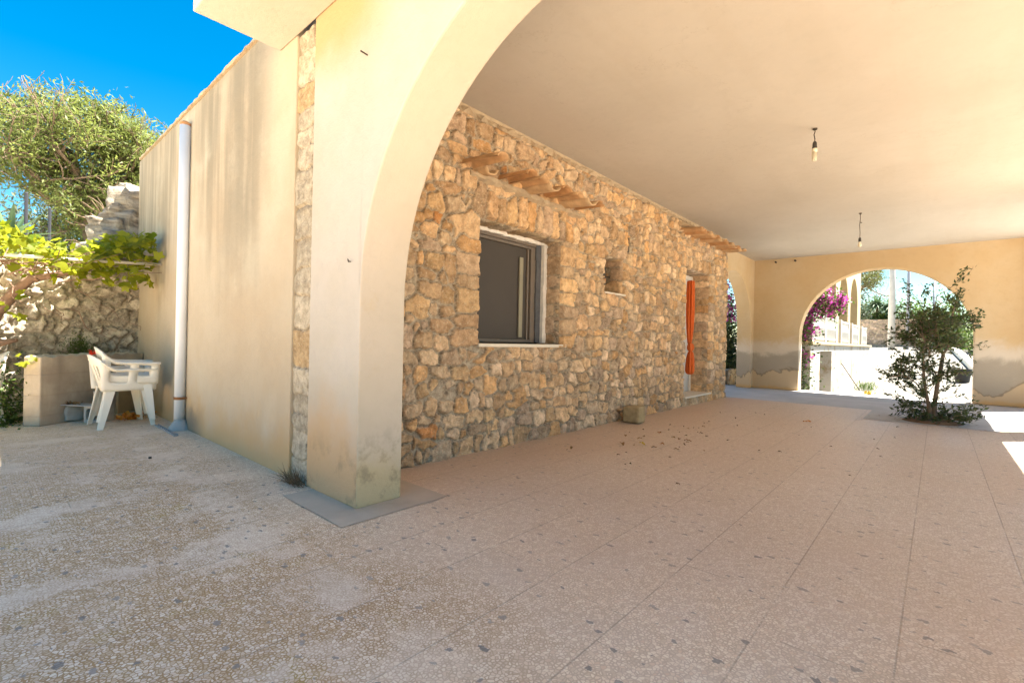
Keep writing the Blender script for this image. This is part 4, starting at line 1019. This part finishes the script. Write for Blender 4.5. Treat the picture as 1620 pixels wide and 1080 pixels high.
def vine_leaves(C, size, NR, nrm=None):
    ang = np.array([-90, -58, -30, -8, 22, 48, 68, 90, 112, 132, 158, 188, 210, 238])*np.pi/180; rr = np.array([.28, .62, .86, .66, .98, .70, .82, 1.1, .82, .70, .98, .66, .86, .62])
    n = len(C); k = len(ang); V = np.zeros((n, k+1, 3)); t = np.zeros((n, k+1)); F = []
    for i in range(n):
        nn = NR.normal(size=3)*.55+np.array((-.25, -.35, .75)); nn /= np.linalg.norm(nn); a = np.cross(nn, NR.normal(size=3)+np.array((0, 0, 1.2))); a /= np.linalg.norm(a); b = np.cross(nn, a); s_ = size*(.6+.7*NR.rand())
        V[i, 0] = C[i]; cup = NR.uniform(-.05, .35); jr = rr*(1+.12*NR.normal(size=k))
        V[i, 1:] = C[i]+s_*(np.cos(ang)*jr)[:, None]*a-s_*(np.sin(ang)*jr)[:, None]*b-(s_*cup*jr**2*(.6+.4*NR.rand(k)))[:, None]*nn
        t[i] = np.clip(NR.rand()+.12*NR.normal(), 0, 1)
        o = i*(k+1); F += [(o, o+1+j, o+1+(j+1) % k) for j in range(k)]
    return V.reshape(-1, 3), np.array(F), t.ravel()
NR = np.random.RandomState(3); C = []
for i in range(1100):
    u_ = NR.rand(); x = -.5+2.0*u_; y = NR.uniform(7.1, 8.45)
    zt = 2.06+.09*math.sin(x*5+1)+.05*math.sin(y*9)+(.10 if .9 < x < 1.45 else 0)+.06*(y-7.4); C.append((x, y, zt-abs(NR.normal())*.15))
for i in range(90): C.append((NR.uniform(.92, 1.42), NR.uniform(7.1, 7.7), NR.uniform(1.55, 2.0)))
for i in range(16): C.append((NR.uniform(-.2, .35), NR.uniform(7.4, 7.9), NR.uniform(1.15, 1.6)))
for i in range(5): C.append((NR.uniform(.28, .42), NR.uniform(7.25, 7.4), NR.uniform(.68, .85)))
for i in range(7): C.append((1.40+NR.uniform(0, .1), NR.uniform(7.25, 7.5), 1.93+NR.uniform(-.04, .06)))
C = np.array(C); C = C[C[:, 0] < 1.50]
V, F, tt = vine_leaves(C, .058, NR); V[:, 0] = np.minimum(V[:, 0], 1.535); np_mesh('foliage', V, F, M['lf_vine'], vine, tint=tt)

def fuzz(name, c, rx, ry, rz, n, L, Wd, mat, label, cat, seed, group=None, clumps=9, stem=True, kind=None, stemr=.02, stemmat='greybark', flower=None):
    """leafy plant: clumps of leaves spread through an uneven volume on a few stems"""
    NR = np.random.RandomState(seed); t = thing(name, c, label, cat, group); c = np.array(c, float)
    cl = NR.normal(size=(clumps, 3)); cl /= np.linalg.norm(cl, axis=1)[:, None]; cl *= (NR.rand(clumps)**.45)[:, None]*.85; cl[:, 2] = np.abs(cl[:, 2]+.1)
    cc = c+cl*np.array((rx, ry, rz)); k = NR.randint(0, clumps, n); sg = .20+.22*NR.rand(clumps)
    P = cc[k]+NR.normal(size=(n, 3))*np.array((rx, ry, rz))*sg[k][:, None]; P[:, 2] = np.maximum(P[:, 2], c[2]+.02)
    V, F, tt = leaf_arrays(P, L, Wd, NR, .5); tt = np.clip(tt*.7+np.repeat(NR.rand(clumps)[k], 4)*.35, 0, 1); np_mesh('foliage', V, F, mat, t, tint=tt)
    if stem:
        mb = MB(); RR = random.Random(seed)
        for q_ in cc:
            m = (c+q_)/2+NR.normal(size=3)*.1*min(rx, rz); mb.tube([c, m, q_], [stemr, stemr*.7, stemr*.3], 6)
        mb.build('stems', M[stemmat], t, smooth=True)
    if flower:
        n2, cen, sp, fl, fw = flower; P = np.concatenate([np.array(q_)+NR.normal(size=(n2//len(cen), 3))*sp for q_ in cen]); V, F, tt = leaf_arrays(P, fl, fw, NR, .2); np_mesh('flowers', V, F, M['flower'], t, tint=tt)
    return t
fuzz('wall_plant', (.93, 8.42, .74), .20, .16, .24, 900, .055, .007, M['lf_green'], 'green feathery tuft growing out of the rubble wall above the low wall', 'plant', 2, clumps=8, stemr=.006)
fuzz('low_shrub', (.02, 7.85, 0), .40, .42, .62, 5200, .045, .022, M['lf_green'], 'dense green shrub filling the bed left of the low wall', 'shrub', 3, clumps=26, stemr=.01)
mb = MB(); NR = np.random.RandomState(1); P = np.array([(.92, 7.50, .80)])+NR.normal(size=(14, 3))*.016; V, F, tt = leaf_arrays(P, .04, .03, NR)
M['petal'] = mk_leaf('red_petal', (.5, .03, .01), (.75, .08, .03), .3)
tag(np_mesh('red_flower', V, F, M['petal'], loc=(.92, 7.5, .78), tint=tt), 'small red flower lying on top of the low wall', 'flower')
# hollow block, tray, chalk rock, board, strip, leaves
def hollow(loc, rz):
    mb = MB(); s_, h, d, t_ = .095, .19, .19, .028
    prof_o = [(-s_, 0), (s_, 0), (s_, h), (-s_, h)]; i_ = .018
    prof_i = [(-s_+t_+i_, t_), (s_-t_-i_, t_), (s_-t_, t_+i_), (s_-t_, h-t_-i_), (s_-t_-i_, h-t_), (-s_+t_+i_, h-t_), (-s_+t_, h-t_-i_), (-s_+t_, t_+i_)]
    vs = [(x, y, z) for y in (0, d) for x, z in prof_o]+[(x, y, z) for y in (0, d) for x, z in prof_i]
    fs = [(0, 4, 5, 1), (1, 5, 6, 2), (2, 6, 7, 3), (3, 7, 4, 0)]
    for j in range(8): fs.append((8+j, 8+(j+1) % 8, 16+(j+1) % 8, 16+j))
    for o, i0 in ((0, 8), (4, 16)):
        fs += [(o, o+1, i0+1, i0), (o+1, i0+2, i0+1), (o+1, o+2, i0+3, i0+2), (o+2, i0+4, i0+3), (o+2, o+3, i0+5, i0+4), (o+3, i0+6, i0+5), (o+3, o, i0+7, i0+6), (o, i0, i0+7)]
    mb.add(vs, fs); o = mb.build('concrete_block', M['cblock'], bevel=.004); o.location = loc; o.rotation_euler = (0, 0, rz); return o
tag(hollow((.90, 7.26, 0), rad(-46)), 'hollow grey concrete block on the ground left of the chairs', 'concrete block')
ty = thing('metal_tray', (.80, 7.42, .19), 'dull metal tray with dry leaves lying across the hollow block', 'tray')
mb = MB(); mb.obox((.80, 7.44, .20), Vector((.17, -.15, -.008)), Vector((.06, .068, 0)), Vector((0, 0, .006))); mb.build('tray', M['grime'], ty, bevel=.003)
V, F, tt = leaf_arrays(np.array([(.74, 7.48, .215)])+np.random.RandomState(2).normal(size=(40, 3))*np.array((.04, .035, .008)), .05, .03, np.random.RandomState(2)); np_mesh('leaf_litter', V, F, M['lf_dry'], ty, tint=tt)
rock('stone', (.76, 7.56, 0), (.10, .07, .085), 31, M['cblock'], .4, k=.15, label='dark grey rubble chunk under the tray', cat='stone')
rock('chalk_stone', (1.0, 7.38, .19), (.065, .06, .075), 33, M['whiterock'], .4, k=.15, label='pale rounded stone on the concrete block behind the chair', cat='stone')
M['board'] = simple('tan_board', (.40, .30, .17), .8, .25, 5)
mb = MB(); mb.obox((1.34, 7.72, .22), Vector((.17, .145, 0)), Vector((-.012, .014, .004)), Vector((0, -.03, .20))); tag(mb.build('board', M['board'], loc=(1.34, 7.72, .02), bevel=.003), 'tan board leaning in the corner behind the chairs', 'board')
mb = MB(); mb.obox((1.20, 7.55, .022), Vector((.24, .2, 0)), Vector((-.02, .024, 0)), Vector((0, 0, .02))); tag(mb.build('plank', M['lowwall'], loc=(1.2, 7.55, 0), bevel=.003), 'short weathered plank on the ground behind the chairs', 'plank')
NR = np.random.RandomState(12); V, F, tt = leaf_arrays(np.array([(1.27, 7.30, .035)])+NR.normal(size=(90, 3))*np.array((.07, .06, .02)), .075, .045, NR); V[:, 2] = np.abs(V[:, 2])+.003
tag(np_mesh('leaf_heap', V, F, M['lf_orange'], loc=(1.27, 7.3, 0), tint=tt), 'little heap of orange dry leaves under the stacked chairs', 'leaves', kind='stuff')
mb = MB(); mb.box((1.355, 5.80, 0.001), (1.362, 6.60, .018)); mb.box((1.3625, 5.80, 0.001), (1.385, 6.60, .006)); mb.box((1.3855, 5.80, .001), (1.392, 6.60, .018)); tag(mb.build('metal_strip', M['grime'], loc=(1.37, 6.2, 0)), 'thin metal channel lying along the foot of the plaster wall', 'metal strip')
rock('pebble', (.98, 4.9, 0), (.010, .011, .007), 41, M['nail'], 0, k=.1, label='small dark pebble on the terrace tiles', cat='pebble')
mb = MB(); mb.lathe([(.13, 0), (.10, .05), (.06, .11), (.052, .13)], (1.50, 6.20, -.02), 14); tag(mb.build('mortar_lump', M['cement'], loc=(1.5, 6.2, 0), smooth=True), 'lump of mortar round the foot of the drainpipe', 'mortar')

# ------------------------------------------------------------------ hillside behind the plaster wall
def tree(name, base, hgt, r, label, leafmat, seed, n_leaf, L, Wd, crown, barkmat='bark', depth=4, lean=(0, 0, 1), spread=.75, up=.1, first=.4, group=None, trunks=1, spreadleaf=.12, cat='tree', kids=(2, 3), shrink=.68):
    t = thing(name, base, label, cat, group); R = random.Random(seed); tubes = []; tips = []
    for k in range(trunks):
        d = Vector(lean)+Vector((R.gauss(0, .3), R.gauss(0, .3), 0))*(trunks > 1)
        grow(R, Vector(base), d, hgt*first, r, depth, tubes, tips, spread, up, kids, shrink, .3)
    if crown:                                                       # keep the crown in its bounds
        c, rr = Vector(crown[0]), crown[1]
        tips = [p for p in tips if sum(((p[-1][i]-c[i])/rr[i])**2 for i in range(3)) < 1.15]
    mb = MB()
    for pts, rs, dpt in tubes:
        if crown and sum(((pts[-1][i]-c[i])/rr[i])**2 for i in range(3)) > 1.4 and dpt < 2: continue
        mb.tube(pts, [max(.004, x) for x in rs], 8 if dpt > 2 else 5, cap=False)
    mb.build('trunk', M[barkmat], t, smooth=True)
    NR = np.random.RandomState(seed); per = max(4, int(n_leaf/max(1, len(tips)))); C, D = leaves_on(tips, per, spreadleaf, NR)
    V, F, tt = leaf_arrays(C, L, Wd, NR, .5, .4, D*.7); ct = np.repeat(NR.rand(len(tips)), per); tt = np.clip(tt*.38+np.repeat(ct, 4)*.65, 0, 1)
    np_mesh('crown', V, F, M[leafmat], t, tint=tt); return t, len(tips)
print('tree', tree('hillside_tree', (2.1, 16, 2.6), 5.2, .16, 'airy olive green tree above the plaster wall', 'lf_tree', 14, 38000, .12, .034, ((1.75, 16, 5.15), (1.95, 1.9, 1.75)), depth=4, spread=.85, up=.10, trunks=5, first=.36, kids=(3, 4), spreadleaf=.13, shrink=.70)[1])
def sword(name, base, n, L, Wd, label, mat, seed, trunk=0, cat='plant', group=None, droop=.5):
    t = thing(name, base, label, cat, group); NR = np.random.RandomState(seed); b = Vector(base)+Vector((0, 0, trunk)); mb = MB(); tt = []
    for i in range(n):
        a = i*2.39996; el = math.asin(min(.98, max(-.4, .98-1.25*i/n))); d = Vector((math.cos(a)*math.cos(el), math.sin(a)*math.cos(el), math.sin(el))); sd_ = d.cross(Vector((0, 0, 1))).normalized(); l = L*NR.uniform(.75, 1.1); m = 5; n0 = len(mb.v); vs = []
        for j in range(m+1):
            f = j/m; p = b+d*l*f+Vector((0, 0, -droop*l*f*f*math.cos(el))); w_ = Wd*(1-f)**.6*(.6+.9*min(1, f*3))*.5+.001; vs += [p-sd_*w_, p+Vector((0, 0, -w_*.4)), p+sd_*w_]
        mb.add(vs, [(j*3+q_, j*3+q_+1, j*3+4+q_, j*3+3+q_) for j in range(m) for q_ in range(2)]); tt += [NR.rand()]*(len(mb.v)-n0)
    mb.t = tt; mb.build('leaves', mat, t)
    if trunk: MB().tube([base, Vector(base)+Vector((.05, 0, trunk*.5)), b], [.14, .11, .09], 10).build('trunk', M['bark'], t, smooth=True)
sword('agave', (.40, 13.2, 2.75), 34, .85, .085, 'spiky agave on the slope beyond the vine', M['lf_agave'], 4, droop=.25)
for i, (x, y, z, h, lab) in enumerate([(.60, 13.0, 2.2, 1.45, 'black fence post on the slope beside the agave'), (1.01, 14.2, 2.3, 1.35, 'black fence post on the slope under the airy tree')]):
    mb = MB(); mb.tube([(x, y, z), (x, y, z+h)], .028, 8); mb.tube([(x, y, z+h+.0005), (x, y, z+h+.02)], [.032, .02], 8); tag(mb.build('fence_post', M['post'], loc=(x, y, z)), lab, 'fence post', 'black fence posts on the slope')
for i, (c, r_, m, lab) in enumerate([((1.3, 19, 2.9), (1.3, 1.0, 1.9), 'lf_grey', 'grey green bush behind the fence posts'), ((-.6, 20, 3.0), (1.6, 1.2, 1.6), 'lf_grey', 'grey green bush at the left edge behind the agave'), ((2.4, 18.5, 2.8), (1.0, 1.0, 1.7), 'lf_tree', 'olive coloured bush under the airy tree')]):
    fuzz('hillside_bush', c, r_[0], r_[1], r_[2], 5200, .15, .045, M[m], lab, 'bush', 50+i, 'bushes on the slope', clumps=22)

# ------------------------------------------------------------------ beyond the far arch: yellow house
yh = thing('yellow_house', (22, 4.5, 0), 'yellow neighbouring house with arched veranda above a flaking whitewashed base', 'house')
YW = 2.5
mb = arch_wall(fx, 14.6, 29.3, -1.0, 1.12, YW, YW+.35, flats=[(15.95, 17.95, .94)]); mb.build('base_wall', M['basewall'], yh, merge=True)
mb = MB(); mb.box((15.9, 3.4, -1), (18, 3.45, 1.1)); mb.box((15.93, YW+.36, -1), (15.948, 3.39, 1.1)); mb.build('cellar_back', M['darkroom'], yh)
mb = MB(); mb.box((17.952, YW+.36, -1), (18.2, 3.39, 1.1)); mb.build('cellar_side', M['basewall'], yh)
mb = MB(); mb.box((16.0, YW+.1, -.42), (16.5, YW+.16, .9)); cd = mb.build('cellar_door', M['alu'], yh)
mb = MB(); mb.box((14.55, YW-.06, 1.122), (29.4, 3.8, 1.20)); mb.build('terrace_slab', M['cream'], yh, bevel=.01)
ops = [(19.63, 21.74), (22.40, 24.56)]
arch_wall(fx, 18.88, 25.55, 1.202, 5.6, YW+.05, YW+.45, [((a+b)/2, (b-a)/2, 2.62 if i == 0 else 2.75) for i, (a, b) in enumerate(ops)]).build('veranda_arcade', M['cream'], yh, merge=True)
mb = MB(); mb.box((14.7, 3.45, 1.202), (25.5, 3.75, 5.6)); mb.build('facade', M['yellow'], yh)
mb = MB(); mb.box((14.7, 3.30, 5.602), (25.9, 5, 5.85)); mb.build('roof', M['cream'], yh)
mb = MB(); mb.box((14.7, YW+.05, 3.75), (18.879, 3.449, 5.6)); mb.build('facade', M['cream'], yh)
mb = MB(); mb.box((20.9, 3.40, 1.25), (21.8, 3.448, 3.4)); mb.build('shutter', M['alu'], yh)
def rail(x0, x1):
    mb = MB(); zt = 1.98; mb.box((x0, YW+.0, zt-.06), (x1, YW+.06, zt)); mb.box((x0, YW+.0, 1.27), (x1, YW+.06, 1.32)); n = max(3, int((x1-x0)/.16))
    for i in range(n+1):
        x = x0+.03+(x1-x0-.06)*i/n; mb.tube([(x, YW+.03, 1.203), (x, YW+.03, 1.42), (x, YW+.03, 1.6), (x, YW+.03, 1.78), (x, YW+.03, zt-.061)], [.022, .03, .045, .028, .022], 6, cap=False)
    for x in (x0-.06, x1+.06): mb.box((x-.055, YW-.02, 1.203), (x+.055, YW+.04+.04, zt+.04))
    mb.build('balustrade', M['white'], yh)
rail(14.8, 16.6); rail(16.85, 18.65); rail(19.8, 21.55); rail(22.6, 24.4); rail(25.7, 27.4)
# bougainvillea
fl = [(14.6, 2.7, 1.87), (14.6, 2.6, 1.7), (14.6, 2.5, 1.95), (14.6, 2.41, 2.05), (14.6, 2.32, 2.35), (14.5, 2.2, 2.48), (14.6, 2.2, 2.2), (14.6, 2.02, 2.18), (14.6, 1.84, 2.32), (14.6, 1.85, 2.15), (14.6, 2.12, 2.02), (14.6, 2.62, .78), (14.6, 2.62, 1.36), (14.6, 2.76, 2.4), (14.6, 2.5, 1.55), (13.95, 4.3, 2.1), (13.9, 4.35, 2.4), (13.9, 4.3, 1.85), (14.0, 4.5, 2.7)]
bg_ = fuzz('bougainvillea', (14.35, 3.4, -.4), .45, 1.15, 2.6, 8000, .085, .05, M['lf_bush'], 'bougainvillea with magenta flowers spilling past the far arch', 'bougainvillea', 61, clumps=26, flower=(1400, fl, np.array((.12, .085, .10)), .07, .06), stemr=.025)
NR = np.random.RandomState(8); C = np.concatenate([np.array(p)+NR.normal(size=(110, 3))*np.array((.13, .10, .13))-np.array((0, -.04, .06)) for p in fl]); V, F, tt = leaf_arrays(C, .08, .045, NR, .5); np_mesh('foliage', V, F, M['lf_green'], bg_, tint=tt)
sd = rows(13.3, 17, -.5, .55, (.12, .2), (.14, .3), seed=70); g = thing('garden_wall', (14.5, 4.9, -.4), 'low stone garden wall behind the side arch', 'wall')
stone_panel('stone_face', (0, 4.2, 0), (1, 0, 0), (0, 0, 1), (0, -1, 0), gridlines(13.3, 14.6, .03), gridlines(-.5, .40, .03), sd, amp=.05, parent=g, seed=70); mb = MB(); mb.box((13.3, 4.25, -.5), (14.6, 4.5, .38)); mb.build('wall_core', M['cement'], g)
fuzz('hedge', (15.6, 5.2, -.3), 1.7, .6, 2.3, 22000, .10, .05, M['lf_bush'], 'dark hedge seen through the narrow side arch', 'hedge', 63, clumps=26)
# driveway edge things
t = thing('grass_tuft', (19.5, 1.75, float(drive_z(19.5))), 'bright green grass tuft at the foot of the whitewashed base wall', 'grass tuft'); NR = np.random.RandomState(3); P = np.array((19.5, 1.75, float(drive_z(19.5))+.13))+NR.normal(size=(260, 3))*np.array((.16, .16, .07)); V, F, tt = leaf_arrays(P, .22, .012, NR, 0, .3, np.tile([0, 0, 1.6], (260, 1))); np_mesh('blades', V, F, M['lf_green'], t, tint=tt)
tag(MB().tube([(19.3, 1.9, -.33), (18.8, 2.35, .55)], .015, 6).build('stick', M['greybark'], loc=(19.3, 1.9, -.33)), 'thin dry stick leaning on the whitewashed base wall', 'stick')
NR = np.random.RandomState(5); z0 = float(drive_z(17.6)); V, F, tt = leaf_arrays(np.array((17.6, 1.5, z0+.08))+NR.normal(size=(30, 3))*np.array((.07, .07, .05)), .13, .09, NR); V[:, 2] = np.maximum(V[:, 2], z0+.006)
tag(np_mesh('yellow_plant', V, F, M['lf_yellow'], loc=(17.6, 1.5, z0), tint=tt), 'little yellow leafed plant on the driveway by the base wall', 'plant')
zb = float(drive_z(23.3)); bk = thing('bucket', (23.35, -.66, zb), 'black bucket on the driveway right of the shrub', 'bucket')
mb = MB(); mb.lathe([(.001, 0), (.19, 0), (.25, .42), (.275, .43), (.275, .46), (.25, .46), (.24, .44), (.185, .03), (.001, .03)], (23.35, -.66, zb+.02), 24); mb.build('pail', M['bucket'], bk, smooth=False)
mb = MB(); mb.tube([(23.35+.27*math.cos(a), -.66, zb+.45+.12*math.sin(a)) for a in np.linspace(math.pi, 0, 13)], .008, 6); mb.build('handle', M['steel'], bk)
mb = MB(); pts = [(24.5, -1.12), (30, -.98), (40, -.64), (54, -.25)]
for (xa, ya), (xb, yb) in zip(pts[:-1], pts[1:]):
    za, zb_ = float(drive_z(xa)), float(drive_z(xb)); mb.add([(xa, ya, za-.1), (xb, yb, zb_-.1), (xb, yb, zb_+.24), (xa, ya, za+.24), (xa, ya-.3, za-.1), (xb, yb-.3, zb_-.1), (xb, yb-.3, zb_+.24), (xa, ya-.3, za+.24)], [(0, 1, 2, 3), (3, 2, 6, 7), (5, 4, 7, 6), (0, 3, 7, 4), (1, 5, 6, 2)])
tag(mb.build('kerb_wall', M['wplastic'], loc=(24.5, -1.2, 0), merge=True), 'long low cream kerb wall along the right of the driveway', 'wall')
mb = MB(); z0 = float(drive_z(27)); mb.lathe([(.001, 0), (.2, 0), (.26, .4), (.29, .42), (.29, .5), (.001, .48)], (27, -1.75, z0), 18); tag(mb.build('flower_pot', M['red'], loc=(27, -1.75, z0)), 'red pot beyond the kerb wall', 'pot')
# far retaining wall, poles, greenery
fw = thing('retaining_wall', (44, 3, 1.1), 'brown rubble retaining wall at the top of the driveway', 'wall')
sd = rows(-6, 8, 0, 2.2, (.2, .36), (.25, .55), seed=81); sd = [s_+(tuple(np.array((.40, .30, .23))*random.Random(i).uniform(.6, 1.3)),) for i, s_ in enumerate(sd)]
stone_panel('stone_face', (45.5, 0, 1.15), (0, 1, 0), (0, 0, 1), (-1, 0, 0), gridlines(1.2, 6.5, .06), gridlines(0, 2.1, .06), sd, amp=.10, joint=.06, parent=fw, seed=82)
mb = MB(); mb.box((45.55, 1.2, .9), (46.6, 6.5, 3.22)); mb.build('wall_core', M['cement'], fw)
tag(MB().tube([(40.9, 2.36, .9), (40.9, 2.36, 9.5)], [.21, .15], 14).build('utility_pole', M['utility'], loc=(40.9, 2.36, .9), smooth=True), 'thick pale concrete utility pole beyond the driveway', 'pole')
for i, (x, y, r_, h, lab) in enumerate([(41.5, 1.55, .09, 8, 'dark slim metal post right of the concrete pole'), (43.5, .27, .06, 5.2, 'thinnest grey metal post rightmost behind the shrub')]):
    mb = MB(); mb.tube([(x, y, .9), (x, y, .9+h)], r_, 10); mb.tube([(x, y, .9), (x, y, 1.0)], r_*1.8, 10); tag(mb.build('metal_post', M['steel'], loc=(x, y, .9), smooth=True), lab, 'post', 'metal posts beyond the driveway')
for i, (x, y, z, tr, lab) in enumerate([(46.2, 3.6, 3.1, 1.3, 'taller yucca on the far retaining wall by the yellow house'), (46.0, 2.75, 3.1, 1.05, 'shorter yucca on the far retaining wall beside the concrete pole')]):
    sword('yucca', (x, y, z), 90, 1.15, .11, lab, M['lf_agave'], 90+i, trunk=tr, group='yuccas on the far wall', droop=.5)
tree('pine_tree', (52, 5.6, 2.5), 11, .35, 'big pine whose crown fills the top of the far arch', 'lf_pine', 23, 24000, .28, .05, ((51, 4.9, 8.6), (4.2, 3.6, 3.4)), depth=4, spread=.8, first=.42, spreadleaf=.32, kids=(3, 4))
bl = [((47, 1.4, 2.0), (1.2, 1.1, 2.3), 'lf_green', 'bright green bush right of the concrete pole'), ((44, -.7, 1.1), (2.2, 1.0, 3.2), 'lf_green', 'wide green bush behind the shrub beyond the kerb wall'), ((40, -2.4, .9), (2.2, 1.2, 3.6), 'lf_green', 'tall green bush nearest the right side of the far arch'), ((49, 4.4, 2.6), (1.6, 1.6, 2.6), 'lf_grey', 'grey green bush below the pine'), ((33, -2.6, .4), (1.4, .9, 1.9), 'lf_green', 'low bright bush just beyond the kerb wall'), ((58, 1.0, 1.2), (5, 3.5, 3.0), 'lf_grey', 'dull green thicket farthest away beyond the driveway'), ((46.2, 3.1, 2.6), (.5, .9, 1.0), 'lf_green', 'small bright plant spilling over the far retaining wall')]
for i, (c, r_, m, lab) in enumerate(bl):
    fuzz('far_bush', c, r_[0], r_[1], r_[2], 4200, .22, .10, M[m], lab, 'bush', 110+i, 'bushes beyond the driveway', clumps=24, stemr=.04)
